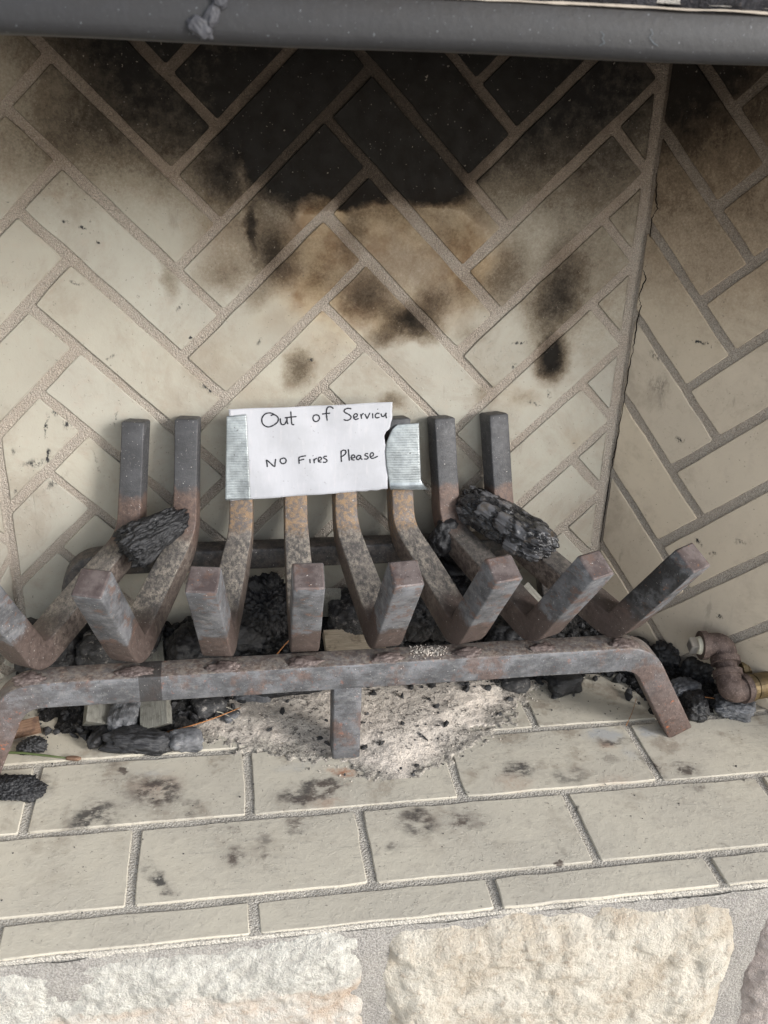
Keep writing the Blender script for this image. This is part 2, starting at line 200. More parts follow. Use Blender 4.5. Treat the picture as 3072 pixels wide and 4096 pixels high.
CREAM = (.405, .388, .335)
def wall_mats(prefix, v2f, soot, tan, marks, top=None, soot2=(), cream=CREAM, cream2=(.365, .345, .297)):
    """brick and mortar of one wall; v2f gives in-wall coordinates (across, up)"""
    res = []
    for kind in ('brick', 'mortar'):
        g = G(prefix + '_' + kind); P = g.pos(); v2 = v2f(g, P)
        fine = warp(g, v2, 90., .012); v2w = warp(g, fine, 16., .028)
        d = g.blobs(v2w, soot)
        if top: 
            z = g.sep(v2w)[1]; d = g.m('MULTIPLY_ADD', g.mapr(z, top[0], top[1]), top[2], d)
        n1 = g.noise(P, 9., 5, .6); n2 = g.noise(P, 60., 4, .7); n3 = g.noise(P, 420., 3, .7)
        d = g.m('MAXIMUM', d, 0.); d = g.blobs(v2w, soot2, d)
        d = g.m('MULTIPLY', d, g.mapr(n2, .25, .7, .8, 1.12, False))
        tr = g.m('MULTIPLY', g.m('MULTIPLY', d, g.m('SUBTRACT', 1.15, d)), g.m('SUBTRACT', g.noise(P, 330., 4, .8), .5)); d = g.m('MULTIPLY_ADD', tr, 1.9, d)
        d = g.m('MULTIPLY_ADD', g.m('SUBTRACT', n1, .62), .12, d)
        d = g.m('MAXIMUM', d, 0.)
        if kind == 'brick':
            base = g.mix(g.mapr(n1, .3, .7), cream, cream2)
            base = g.mix(g.m('MULTIPLY', g.mapr(n2, .5, .75), .3), base, (.40, .33, .27))
            smu = g.m('MULTIPLY', g.mapr(g.noise(P, 7., 7, .74, .5), .48, .66), .42); base = g.mix(smu, base, (.245, .20, .155)); drg = g.m('MULTIPLY', g.mapr(g.noise(g.scl(P, 1.2, 1.2, .35), 42., 4, .7), .60, .70), g.mapr(n1, .45, .58)); base = g.mix(g.m('MULTIPLY', drg, .4), base, (.22, .19, .16))
            if tan:
                t = g.m('MULTIPLY', g.blobs(v2w, tan), g.mapr(n1, .3, .62, .55, 1.1))
                base = g.mix(t, base, g.mix(g.mapr(g.noise(P, 16., 5, .65), .40, .60), (.40, .325, .225), (.25, .175, .11)))
            rnd = g.n('ShaderNodeObjectInfo').outputs['Random']
            base = g.mix(1., base, g.ramp(rnd, [(0., (.90, .89, .87)), (.35, (1., .985, .96)), (.7, (.97, .97, .97)), (1., (1.05, 1.03, .99))]), 'MULTIPLY')
            sc = g.ramp(d, [(0., (1, 1, 1)), (.22, (.64, .59, .54)), (.47, (.31, .265, .225)), (.75, (.10, .082, .067)), (1., (.020, .017, .0145))])
            col = g.mix(1., base, sc, 'MULTIPLY')
            if marks:
                mk = g.blobs(fine, marks); sp = g.mapr(g.noise(g.scl(P, 1.6, 1.6, .8), 190., 3, .7), .42, .6)
                mk = g.m('MULTIPLY', g.m('MULTIPLY', mk, 1.8), sp, clamp=True)
                col = g.mix(mk, col, (.03, .03, .032))
            sp2 = g.mapr(g.noise(P, 300., 2, .5), .71, .76)
            col = g.mix(g.m('MULTIPLY', sp2, .55), col, (.07, .065, .06))
            fl = g.m('MULTIPLY', g.mapr(g.noise(g.vm('ADD', P, (3.1, 1.2, .4)), 260., 2, .5), .72, .76), g.mapr(d, .25, .7, 0., .3))
            col = g.mix(fl, col, (.42, .36, .29))
            hl = g.m('ABSOLUTE', g.m('SUBTRACT', g.noise(g.scl(P, 1, 1, .5), 7., 2, .4), .5))
            hair = g.m('MULTIPLY', g.mapr(hl, .0022, .0006), g.mapr(n1, .60, .64))
            pit = g.m('MULTIPLY', g.mapr(g.voro(P, 150.), .16, .07), g.mapr(g.noise(P, 31., 3, .6), .54, .62)); col = g.mix(g.m('MULTIPLY', pit, .45), col, (.2, .175, .15))
            h = g.m('MULTIPLY_ADD', g.noise(P, 55., 4, .6), .9, g.m('MULTIPLY', n3, .18)); h = g.m('MULTIPLY_ADD', g.m('MAXIMUM', pit, hair), -.7, h)
            peel = g.mapr(g.noise(P, 120., 3, .6, 1.2), .58, .64)
            h = g.m('MULTIPLY_ADD', g.m('MULTIPLY', peel, g.mapr(n1, .5, .62)), .5, h)
            res.append(g.fin(col, g.mapr(n2, .3, .7, .55, .8), g.bump(h, .55, .0014), .14))
        else:
            sand = g.noise(P, 620., 3, .8); sand2 = g.voro(P, 520.)
            base = g.mix(g.mapr(sand, .3, .7), (.265, .232, .198), (.47, .422, .362))
            base = g.mix(g.m('MULTIPLY', g.mapr(n1, .4, .65), .3), base, (.35, .28, .22))
            d2 = g.m('MULTIPLY', d, .66)
            sc = g.ramp(d2, [(0., (1, 1, 1)), (.3, (.60, .55, .51)), (.65, (.27, .235, .21)), (1., (.12, .105, .095))])
            col = g.mix(1., base, sc, 'MULTIPLY')
            h = g.m('MULTIPLY_ADD', sand, .8, g.m('MULTIPLY', sand2, -.9))
            h = g.m('MULTIPLY_ADD', g.noise(P, 120., 3, .6), .8, h)
            res.append(g.fin(col, .92, g.bump(h, .9, .0018), .15))
    return res

# ------------------------------------------------------------------ brickwork
def clip(poly, planes):
    for (a, b, c) in planes:                       # keep a*x+b*y<=c
        out = []
        for k in range(len(poly)):
            p, q = poly[k], poly[(k + 1) % len(poly)]
            dp, dq = a * p[0] + b * p[1] - c, a * q[0] + b * q[1] - c
            if dp <= 0: out.append(p)
            if dp * dq < 0:
                t = dp / (dp - dq); out.append((p[0] + t * (q[0] - p[0]), p[1] + t * (q[1] - p[1])))
        poly = out
        if len(poly) < 3: return []
    return poly
def area(p): return .5 * sum(p[k][0] * p[(k + 1) % len(p)][1] - p[(k + 1) % len(p)][0] * p[k][1] for k in range(len(p)))
def prep(poly, seg=.026, r=.0018):
    """cut the corners a little and add points along the edges"""
    if area(poly) < 0: poly = poly[::-1]
    out = []; n = len(poly)
    for k in range(n):
        p = np.array(poly[k - 1]); c = np.array(poly[k]); q = np.array(poly[(k + 1) % n])
        e1 = p - c; e2 = q - c; l1 = np.linalg.norm(e1); l2 = np.linalg.norm(e2)
        if l1 < 1e-4 or l2 < 1e-4: continue
        rr = min(r, l1 * .3, l2 * .3)
        out.append(c + e1 / l1 * rr); out.append(c + e2 / l2 * rr)
        m = int((l2 - 2 * rr) / seg)
        for j in range(1, m + 1): out.append(c + e2 / l2 * (rr + (l2 - 2 * rr) * j / (m + 1)))
    return np.array(out)
def inset(P, d):
    a = np.roll(P, 1, 0); b = np.roll(P, -1, 0); t = b - a; t /= np.linalg.norm(t, axis=1)[:, None] + 1e-12
    return P + np.stack([-t[:, 1], t[:, 0]], 1) * d
def piece(name, poly, frame, mat, parent, proud=.0021, deep=.012, bev=.0009, wob=.0011, tilt=.0002, s=0):
    if len(poly) < 3 or abs(area(poly)) < 4e-5: return None
    P = prep(poly)
    if len(P) < 4: return None
    nz = np.stack([vnoise(np.c_[P * 45, np.full(len(P), s * 3.7)], 3), vnoise(np.c_[P * 45, np.full(len(P), s * 3.7 + 50)], 4)], 1)
    P = P + nz * wob
    O, ea, eb, nn = frame; c = P.mean(0); tx, ty = RNG.normal(0, tilt / .06, 2); dz = RNG.normal(0, .0003)
    def up(Q, h): 
        hh = h + dz + (Q - c) @ np.array((tx, ty)) * (h > 0)
        return O + Q[:, :1] * ea + Q[:, 1:] * eb + np.atleast_1d(hh)[:, None] * nn
    n = len(P)
    V = np.concatenate([up(P, -deep), up(P, proud - bev), up(inset(P, bev * .35), proud - bev * .3), up(inset(P, bev * 1.2), proud)])
    F = []
    for r in range(3):
        for k in range(n): F.append((r * n + k, r * n + (k + 1) % n, (r + 1) * n + (k + 1) % n, (r + 1) * n + k))
    F.append(tuple(3 * n + k for k in range(n)))
    o = obj(name, V, F, mat, parent); me = o.data
    sm = [len(p.vertices) == 4 and p.index >= n for p in me.polygons]; me.polygons.foreach_set('use_smooth', sm)
    return o
W, LW = .0733, .0733 * 3.2541
def herringbone(origin, rng, planes, frame, mat, parent, j=.0116, W=.0733):
    LW = W * 3.2541
    """bricks on edge in a 45 degree herringbone; lattice (W,W) and (L,-L)"""
    k = 0
    for m in range(-rng, rng + 1):
        for n in range(-3 * rng, 3 * rng + 1):
            for ty in (0, 1):
                x0, y0 = m * LW + n * W, -m * LW + n * W
                if ty == 0: r = (x0, x0 + LW, y0, y0 + W)
                else: r = (x0 + LW, x0 + LW + W, y0 + W - LW, y0 + W)
                h = j / 2 + RNG.normal(0, .0007)
                q = [(r[0] + h, r[2] + h), (r[1] - h, r[2] + h), (r[1] - h, r[3] - h), (r[0] + h, r[3] - h)]
                q = [(origin[0] + (x - y) / 2 ** .5, origin[1] - (x + y) / 2 ** .5) for x, y in q]
                q = clip(q, planes)
                if len(q) > 2: k += 1; piece('brick', q, frame, mat, parent, s=k)
def mortar_sheet(name, frame, a0, a1, b0, b1, mat, back=.08, step=.012, amp=.0007):
    O, ea, eb, nn = frame
    na = int((a1 - a0) / step) + 2; nb = int((b1 - b0) / step) + 2
    A, B = np.meshgrid(np.linspace(a0, a1, na), np.linspace(b0, b1, nb)); A = A.ravel(); B = B.ravel()
    H = fbm(np.c_[A, B, 0 * A], 40, 3, 5) * amp
    V = O + A[:, None] * ea + B[:, None] * eb + H[:, None] * nn
    F = gridfaces(na, nb)
    cs = [O + a * ea + b * eb - back * nn for a, b in ((a0, b0), (a1, b0), (a1, b1), (a0, b1))]; nV = len(V)
    ci = (0, na - 1, na * nb - 1, na * (nb - 1)); F.append((nV + 3, nV + 2, nV + 1, nV))
    V = np.concatenate([V, cs])
    edges = [list(range(na)), [na * (k + 1) - 1 for k in range(nb)], [na * nb - 1 - k for k in range(na)], [na * (nb - 1 - k) for k in range(nb)]]
    for k, e in enumerate(edges): F.append(tuple([nV + k, nV + (k + 1) % 4] + e[::-1]))
    return struct(obj(name, V, F, mat))
AL = math.radians(50.); XC = .68; XL = -.108
ex = np.array((1., 0, 0)); ey = np.array((0, 1., 0)); ez = np.array((0, 0, 1.))
HT = 1.02
# back wall
bb, bm_ = wall_mats('back', lambda g, P: g.comb(g.sep(P)[0], g.sep(P)[2]), SOOT, TAN, MARKS, (.53, .80, .48), SOOT2)
fr_back = (np.zeros(3), ex, ez, -ey)
back_wall = mortar_sheet('firebox_back_wall', fr_back, XL - .06, XC + .06, -.02, HT, bm_)
herringbone((0., .8507), 4, [(-1, 0, -(XL + .008)), (1, 0, XC - .013), (0, 1, HT - .01), (0, -1, -.004)], fr_back, bb, back_wall)
# right wall
ca, sa = math.cos(AL), math.sin(AL)
def v2r(g, P):
    q = g.n('ShaderNodeVectorMath', (g.vm('SUBTRACT', P, (XC, 0, 0)), (ca, -sa, 0)), operation='DOT_PRODUCT').outputs['Value']
    return g.comb(q, g.sep(P)[2])
rb, rm = wall_mats('right', v2r, RSOOT, [], RMARKS, (.40, .82, .68), (), (.56, .485, .385), (.52, .45, .36))
er = np.array((ca, -sa, 0)); nr = np.array((-sa, -ca, 0))
fr_r = (np.array((XC, 0, 0)), er, ez, nr)
right_wall = mortar_sheet('firebox_right_wall', fr_r, .0006, .62, -.02, HT, rm); WR = .0768; LR = WR * 3.2541
herringbone((.0851 - (LR - WR) / 2 ** .5, .6122 + (LR + WR) / 2 ** .5), 4, [(-1, 0, -.005), (1, 0, .61), (0, 1, HT - .01), (0, -1, -.004)], fr_r, rb, right_wall, W=WR)
# left wall
el = np.array((-ca, -sa, 0)); nl = np.array((sa, -ca, 0))
fr_l = (np.array((XL, 0, 0)), -el, ez, nl)
left_wall = mortar_sheet('firebox_left_wall', fr_l, -.62, -.0006, -.02, HT, bm_)
herringbone((-.33, .80), 4, [(1, 0, -.006), (-1, 0, .61), (0, 1, HT - .01), (0, -1, -.004)], fr_l, bb, left_wall)
# crack down the right corner
def ribbon(pts, wid, nrm, closed=False):
    P = np.asarray(pts, float); V = []; F = []
    for k in range(len(P)):
        t = P[min(k + 1, len(P) - 1)] - P[max(k - 1, 0)]; t /= np.linalg.norm(t) + 1e-12
        sd = np.cross(nrm, t); w = wid[k] if hasattr(wid, '__len__') else wid
        V += [P[k] - sd * w / 2, P[k] + sd * w / 2]
        if k: F.append((2 * k - 2, 2 * k - 1, 2 * k + 1, 2 * k))
    return V, F
gk = G('crack_dark'); crack_m = gk.fin((.012, .01, .009), .95, None, .05)
cp = []
for k in range(len(CRACK) - 1):
    a, b = np.array(CRACK[k]), np.array(CRACK[k + 1])
    for t in np.linspace(0, 1, 6, endpoint=False):
        q = a + (b - a) * t + RNG.normal(0, .0006, 2); q[0] = max(q[0], .0012)
        cp.append(fr_r[0] + (q[0] + .0015) * er + q[1] * ez + .0028 * nr)
V, F = ribbon(cp, [.0006 + .0011 * abs(math.sin(k * .21)) for k in range(len(cp))], nr)
obj('crack', V, F, crack_m, right_wall)

# hearth
hb, hm = None, None
def hearth_mats():
    g = G('hearth_brick'); P = g.pos(); v2 = g.comb(g.sep(P)[0], g.sep(P)[1])
    fine = warp(g, v2, 130., .012); w = warp(g, fine, 25., .03)
    n1 = g.noise(P, 8., 5, .6); n2 = g.noise(P, 70., 5, .7); n3 = g.noise(P, 350., 3, .7)
    base = g.mix(g.mapr(n1, .35, .65), (.525, .485, .40), (.47, .435, .365))
    dirt = g.m('MULTIPLY', g.mapr(g.noise(P, 17., 5, .7), .5, .68), g.mapr(g.sep(P)[1], -.45, -.24, .12, .75))
    base = g.mix(g.m('MULTIPLY', dirt, .85), base, (.23, .185, .14))
    base = g.mix(g.m('MULTIPLY', g.mapr(n2, .52, .72), .35), base, (.27, .235, .20))
    r = g.m('MULTIPLY', g.blobs(fine, FRUST), g.mapr(n2, .3, .6), clamp=True)
    base = g.mix(g.m('MULTIPLY', r, .8), base, (.33, .12, .045))
    FS = [(x, y, rx * 1.25, ry * 1.35, ro, .35, st * .95) for (x, y, rx, ry, ro, i_, st) in FSTAIN]
    big = [(x, y, rx * 2.2, ry * 2.0, ro, 0, st * .5) for (x, y, rx, ry, ro, i_, st) in FSTAIN]
    br = g.noise(g.scl(P, 1, 1.5, 1), 34., 6, .68); d0 = g.blobs(w, FS)
    soft = g.m('MULTIPLY', g.blobs(fine, big[:24]), g.mapr(n2, .3, .65, .35, 1.), clamp=True)
    base = g.mix(g.m('MULTIPLY', soft, .75), base, (.18, .162, .145))
    d = g.m('MULTIPLY', g.m('MULTIPLY', d0, 1.5), g.mapr(br, .40, .58), clamp=True); d = g.m('MULTIPLY', d, g.mapr(n2, .3, .55, .55, 1.))
    col = g.mix(g.m('MULTIPLY', d, .9), base, g.mix(g.mapr(n1, .4, .6), (.05, .048, .047), (.085, .066, .056)))
    scuff = g.m('MULTIPLY', g.mapr(g.noise(g.scl(P, 1, 4.5, 1), 26., 5, .72, .6), .56, .66), g.mapr(g.noise(P, 7., 3, .5), .42, .6)); col = g.mix(g.m('MULTIPLY', scuff, .3), col, (.19, .18, .165))
    cem = g.m('MULTIPLY', g.blobs(w, FCEM), g.mapr(n2, .3, .55), clamp=True); col = g.mix(cem, col, (.40, .395, .38))
    spk = g.mapr(g.noise(P, 240., 2, .6), .67, .73); col = g.mix(g.m('MULTIPLY', spk, .55), col, (.08, .075, .07))
    lt = g.mapr(g.noise(g.vm('ADD', P, (5, 2, 1)), 190., 3, .6), .66, .72); col = g.mix(g.m('MULTIPLY', lt, .5), col, (.62, .58, .5))
    flake = g.mapr(g.noise(warp(g, P, 70., .02), 150., 3, .6), .57, .63)
    h = g.m('MULTIPLY_ADD', g.m('MULTIPLY', flake, g.mapr(n1, .47, .6)), .45, g.m('MULTIPLY_ADD', n2, 1.0, g.m('MULTIPLY', n3, .35)))
    A = g.fin(col, .74, g.bump(h, .55, .0015), .2)
    g = G('hearth_mortar'); P = g.pos(); v2 = g.comb(g.sep(P)[0], g.sep(P)[1]); sand = g.noise(P, 560., 3, .85); sv = g.voro(P, 430.)
    n1 = g.noise(P, 20., 4, .6)
    col = g.mix(g.mapr(sand, .3, .7), (.36, .335, .295), (.70, .655, .58)); col = g.mix(g.m('MULTIPLY', g.mapr(n1, .5, .64), .3), col, (.17, .16, .15))
    d = g.m('MULTIPLY', g.blobs(warp(g, v2, 60., .02), FSTAIN), g.mapr(sand, .3, .6), clamp=True)
    col = g.mix(g.m('MULTIPLY', d, .7), col, (.06, .055, .05))
    h = g.m('MULTIPLY_ADD', sand, .9, g.m('MULTIPLY', sv, -1.))
    return A, g.fin(col, .95, g.bump(h, 1., .0022), .12)
hb, hm = hearth_mats()
fr_h = (np.zeros(3), ex, ey, ez)
hearth = mortar_sheet('hearth_floor', (np.array((0, 0, -.0012)), ex, ey, ez), -.74, 1.32, -.4835, .04, hm, back=.06, amp=.0006)
trap = [(sa, ca, XC * sa + .004), (-sa, ca, -XL * sa + .004), (0, 1, -.003)]
def hrow(y0, y1, xs, jy=.0105, jx=.0100, **kw):
    for a, b in zip(xs[:-1], xs[1:]):
        q = clip([(a + jx / 2, y0 + jy / 2), (b - jx / 2, y0 + jy / 2), (b - jx / 2, y1 - jy / 2), (a + jx / 2, y1 - jy / 2)], trap if y1 > -.43 else trap[2:])
        if q: piece('brick', q, fr_h, hb, hearth, s=int(1000 * (a + 2) + 100 * y0), proud=kw.get('proud', .0014), deep=kw.get('deep', .012), bev=.0009, wob=.0014)
P0 = .2385
sj = lambda x0: [x0 + P0 * k for k in range(-5, 8) if -.75 < x0 + P0 * k < 1.33]
hrow(-.487, -.439, sj(.177), proud=.0014, deep=.010)
hrow(-.439, -.326, sj(.0581)); hrow(-.326, -.2116, sj(-.0603)); hrow(-.2116, -.097, sj(.062)); hrow(-.097, .005, sj(-.0603))

# stone base below the hearth
def stone_mats():
    out = []
    for nm, c1, c2, c3 in (('limestone', (.60, .555, .475), (.46, .40, .32), (.34, .265, .195)), ('pink_stone', (.60, .56, .50), (.47, .36, .27), (.42, .30, .22)), ('grey_stone', (.42, .37, .34), (.30, .25, .23), (.2, .16, .14)), ('sooty_stone', (.035, .034, .038), (.075, .075, .085), (.02, .018, .016))):
        g = G(nm); P = g.pos(); n1 = g.noise(P, 14., 6, .65); n2 = g.noise(P, 90., 5, .75); n3 = g.noise(P, 500., 3, .7)
        col = g.mix(g.mapr(n1, .42, .66), c1, c2); col = g.mix(g.m('MULTIPLY', g.mapr(n2, .5, .68), .55), col, c3)
        if nm == 'pink_stone':
            sm = g.mapr(g.m('MULTIPLY_ADD', g.m('SUBTRACT', n1, .5), .10, g.m('MULTIPLY_ADD', g.sep(P)[0], -.05, g.sep(P)[2])), -.078, -.062)
            col = g.mix(sm, col, g.mix(g.mapr(n2, .35, .65), (.42, .40, .36), (.62, .60, .54)))
        col = g.mix(g.m('MULTIPLY', g.mapr(n3, .58, .7), .35), col, (.25, .2, .16))
        h = g.m('MULTIPLY_ADD', n2, 1.6, g.m('MULTIPLY_ADD', n3, .5, g.noise(P, 210., 4, .75)))
        out.append(g.fin(col, .9, g.bump(h, 1., .0042), .15))
    g = G('base_mortar'); P = g.pos(); s1 = g.noise(P, 520., 3, .85); s2 = g.voro(P, 330.); n1 = g.noise(P, 25., 4, .6)
    col = g.mix(g.mapr(s1, .3, .7), (.22, .205, .19), (.52, .49, .45)); col = g.mix(g.m('MULTIPLY', g.mapr(n1, .4, .65), .35), col, (.5, .47, .42))
    out.append(g.fin(col, .95, g.bump(g.m('MULTIPLY_ADD', s1, 1.2, g.m('MULTIPLY_ADD', s2, -.4, g.noise(P, 150., 4, .7))), 1., .003), .12))
    return out
lime, pink, greyst, sooty, basem = stone_mats()
STONES = [([(-.75, -.03), (-.40, -.025), (-.395, -.22), (-.75, -.23)], lime, .011, 7), ([(.985, -.028), (1.33, -.03), (1.33, -.235), (.98, -.225)], lime, .011, 8), ([(-.75, -.26), (-.39, -.255), (-.39, -.44), (-.75, -.44)], greyst, .011, 9), ([(.97, -.26), (1.33, -.258), (1.33, -.44), (.97, -.44)], pink, .011, 10),
          ([(-.36, -.02), (-.0783, -.0225), (-.0542, -.0215), (-.0139, -.0236), (.0693, -.0183), (.1327, -.0218), (.1804, -.0197), (.2376, -.0127), (.2712, -.0179), (.2788, -.0472), (.2825, -.148), (.27, -.235), (-.36, -.225)], pink, .010, 1),
          ([(.3106, -.1529), (.3034, -.0639), (.308, -.0294), (.3212, -.0196), (.3579, -.0163), (.4004, -.0224), (.4114, -.0138), (.464, -.0167), (.5004, -.0186), (.5137, -.0268), (.5246, -.0168), (.5619, -.0193), (.6376, -.0212), (.6588, -.0253), (.6721, -.0626), (.6778, -.0906), (.672, -.1425), (.6726, -.2166), (.5, -.24), (.325, -.235)], lime, .016, 2),
          ([(.94, -.03), (.7288, -.0337), (.7104, -.0478), (.7017, -.0907), (.701, -.1256), (.7102, -.2232), (.94, -.235)], greyst, .016, 3),
          ([(-.36, -.26), (.06, -.255), (.07, -.44), (-.36, -.44)], lime, .011, 4), ([(.09, -.258), (.50, -.268), (.49, -.44), (.095, -.44)], pink, .011, 5), ([(.525, -.262), (.94, -.258), (.94, -.44), (.52, -.44)], lime, .011, 6)]
nx, nz_ = 460, 130
X, Z = np.meshgrid(np.linspace(-.75, 1.33, nx), np.linspace(-.006, -.45, nz_)); X = X.ravel(); Z = Z.ravel()
D = np.clip(-Z / .03, 0, 1)
Yb = -.484 - .006 * D - fbm(np.c_[X, Z, 0 * X], 25, 4, 21) * .004 - fbm(np.c_[X, Z, 0 * X], 140, 2, 22) * .0012
fc = [f[::-1] for f in gridfaces(nx, nz_)]
V = np.c_[X, Yb, Z]; top0 = len(V)
V = np.concatenate([V, [(-.75, -.44, -.006), (1.33, -.44, -.006), (1.33, -.44, -.45), (-.75, -.44, -.45)]])
fc.append((top0, top0 + 1, top0 + 2, top0 + 3))
base = struct(obj('stone_base', V, fc, basem, smooth=True))
def stone(poly, mat, bulge, s, parent, y0=-.488, step=.0032):
    q = np.array(poly); a0, a1 = q[:, 0].min() - .012, q[:, 0].max() + .012; b0, b1 = q[:, 1].min() - .012, q[:, 1].max() + .012
    a0 = max(a0, -.75); a1 = min(a1, 1.33)
    na, nb = int((a1 - a0) / step) + 2, int((b1 - b0) / step) + 2
    A, B = np.meshgrid(np.linspace(a0, a1, na), np.linspace(b1, b0, nb)); A = A.ravel(); B = B.ravel(); Q = np.c_[A, B, np.full(len(A), s * 3.3)]
    d = sdist(np.c_[A, B], q) + fbm(Q, 60, 4, s + 30) * .004
    f1, f2, cid = voro(Q * np.array((1, 1.4, 1)) + fbm(Q, 50, 3, s + 70)[:, None] * .008, 34, s + 60); g1, g2, cid2 = voro(Q + fbm(Q, 120, 2, s + 71)[:, None] * .004, 95, s + 61)
    d = d + .0035
    h = bulge * (1 - np.exp(-np.clip(d, 0, 1) / .014)) + np.clip(d, -1, 0) * 1.1
    ins = sst(0, .012, d)
    h = h + ins * (fbm(Q, 14, 5, s + 40, .6) * .012 + (cid - .5) * .0065 * sst(0, .3, f2 - f1) + (cid2 - .5) * .0012 * sst(0, .2, g2 - g1) + fbm(Q, 60, 5, s + 41, .62) * .003)
    V = np.c_[A, y0 - h, B]
    o = obj('stone', V, [f[::-1] for f in gridfaces(na, nb)], mat, parent, smooth=True); return o
for p, m_, bl, s in STONES: stone(p, m_, bl, s, base, step=.0023 if s <= 3 else .006)

# lintel and the masonry above and beside the opening
def boxv(x0, x1, y0, y1, z0, z1):
    V = [(x, y, z) for z in (z0, z1) for y in (y0, y1) for x in (x0, x1)]
    return V, [(0, 2, 3, 1), (4, 5, 7, 6), (0, 1, 5, 4), (2, 6, 7, 3), (0, 4, 6, 2), (1, 3, 7, 5)]
V, F = [], []
for b in ((-.75, 1.33, -.475, -.36, .795, 1.5), (-.75, -.495, -.475, -.40, -.005, .795), (1.07, 1.33, -.475, -.40, -.005, .795)):
    v, f = boxv(*b); F += [tuple(i + len(V) for i in q) for q in f]; V += v
face_wall = struct(obj('fireplace_front_wall', V, F, basem))
UP = [([(-.75, .796), (.10, .7955), (.09, .93), (-.75, .94)], sooty, .012, 11), ([(.125, .796), (.452, .7965), (.45, .92), (.118, .925)], sooty, .012, 12), ([(.472, .7965), (1.33, .797), (1.33, .93), (.47, .925)], sooty, .012, 13)]
for p, m_, bl, s in UP: stone(p, m_, bl, s, face_wall, y0=-.474, step=.006)
g = G('soot_black'); P = g.pos(); thr = g.fin(g.mix(g.noise(P, 40., 4, .7), (.012, .01, .009), (.04, .034, .03)), .95, g.bump(g.noise(P, 90., 4, .7), .6, .004), .1)
v, f = boxv(-.75, 1.33, -.47, .08, 1.0, 1.06)
struct(obj('throat_ceiling', v, f, thr))

def lintel_mat():
    g = G('lintel_steel'); P = g.pos(); n1 = g.noise(P, 30., 4, .6); n2 = g.noise(P, 160., 4, .7); n3 = g.noise(P, 500., 2, .5)
    z = g.sep(P)[2]
    col = g.mix(g.mapr(g.m('MULTIPLY_ADD', g.m('SUBTRACT', n1, .5), .02, z), .775, .79), (.015, .0147, .016), (.0125, .0105, .0095))
    col = g.mix(g.m('MULTIPLY', g.mapr(n2, .45, .75), .5), col, (.024, .024, .027)); col = g.mix(g.m('MULTIPLY', g.mapr(n3, .71, .75), .5), col, (.2, .21, .23))
    return g.fin(col, .55, g.bump(g.m('ADD', n2, n1), .3, .001), .4)
lint = lintel_mat()
prof = [(-.486, .7905), (-.4875, .789)] + [(-.4795 - .008 * math.sin(a), .7685 - .008 * math.cos(a)) for a in np.radians((90, 70, 50, 30, 15, 0))] + [(-.40, .7605), (-.385, .7605), (-.385, .768), (-.47, .7695), (-.474, .776), (-.474, .7905)]
xs = np.linspace(-.75, 1.33, 160); V = []; n = len(prof)
for x in xs:
    w_ = .0005 * math.sin(x * 23) + .0012 * (x - .3)
    V += [(x, y, z + w_) for y, z in prof]
F = [(i * n + k, (i + 1) * n + k, (i + 1) * n + (k + 1) % n, i * n + (k + 1) % n) for i in range(len(xs) - 1) for k in range(n)]
F += [tuple(range(n)), tuple((len(xs) - 1) * n + k for k in reversed(range(n)))]
lintel = tag(obj('steel_lintel', V, F, lint, smooth=True), 'dark grey steel lintel bar across the top of the firebox opening', 'lintel')
def lump(name, c, dims, rot, mat, parent, s, amp=.35, freq=2.2, n=4):
    v, f = ico(n); q = v * (1 + amp * fbm(v, freq, 4, s)[:, None]); R3 = np.array(Matrix.Rotation(rot[2], 3, 'Z') @ Matrix.Rotation(rot[1], 3, 'Y') @ Matrix.Rotation(rot[0], 3, 'X'))
    return obj(name, (q * np.array(dims)) @ R3.T + np.array(c), f, mat, parent, smooth=True)
g = G('caulk'); P = g.pos(); caulk = g.fin(g.mix(g.noise(P, 200., 3, .6), (.022, .022, .025), (.06, .06, .068)), .6, g.bump(g.noise(P, 150., 3, .6), .6, .002), .35)
lump('caulk_drip', (.1585, -.4885, .7685), (.0085, .003, .0055), (0, .75, 0), caulk, lintel, 71, .5)
lump('caulk_drip', (.166, -.4885, .7755), (.004, .0025, .008), (0, .45, 0), caulk, lintel, 72, .5)
lump('caulk_drip', (.171, -.4885, .784), (.005, .003, .0055), (0, .3, 0), caulk, lintel, 73, .5)
g = G('scratch_blue'); scr = g.fin((.07, .085, .097), .6, None, .3)
for px_ in ([(.412, .7765), (.4145, .7745), (.4135, .7725), (.4155, .770), (.412, .768)], [(.4455, .7795), (.4475, .7765), (.4455, .7745), (.449, .771), (.4525, .7695)]):
    V, F = ribbon([(x, -.4884, z) for x, z in px_], [.0003, .0005, .0004, .0006, .0003], np.array((0, -1., 0))); obj('scratch', V, F, scr, lintel)
g = G('pale_mortar'); P = g.pos(); palem = g.fin(g.mix(g.noise(P, 90., 4, .7), (.42, .37, .31), (.25, .215, .18)), .9, g.bump(g.noise(P, 160., 3, .6), .6, .002), .1)
pts = []; wd = []
for x in np.linspace(.16, 1.33, 220):
    q = np.array([[x * 30, 0, 0]]); pts.append((x, -.4885, .7915 + .0012 * (x - .3) + .0007 * float(fbm(q, 1, 3, 8)[0]))); wd.append(.0013 + .0012 * float(fbm(q, 2, 3, 9)[0]))
V, F = ribbon(pts, wd, np.array((0, -1., 0))); nV = len(V)
V = V + [(p[0], p[1] + .012, p[2]) for p in V]; F = F + [tuple(i + nV for i in q[::-1]) for q in F] + [(2 * k, 2 * k + 2, nV + 2 * k + 2, nV + 2 * k) for k in range(len(pts) - 1)] + [(2 * k + 3, 2 * k + 1, nV + 2 * k + 1, nV + 2 * k + 3) for k in range(len(pts) - 1)]
obj('mortar_squeeze', V, F, palem, face_wall)

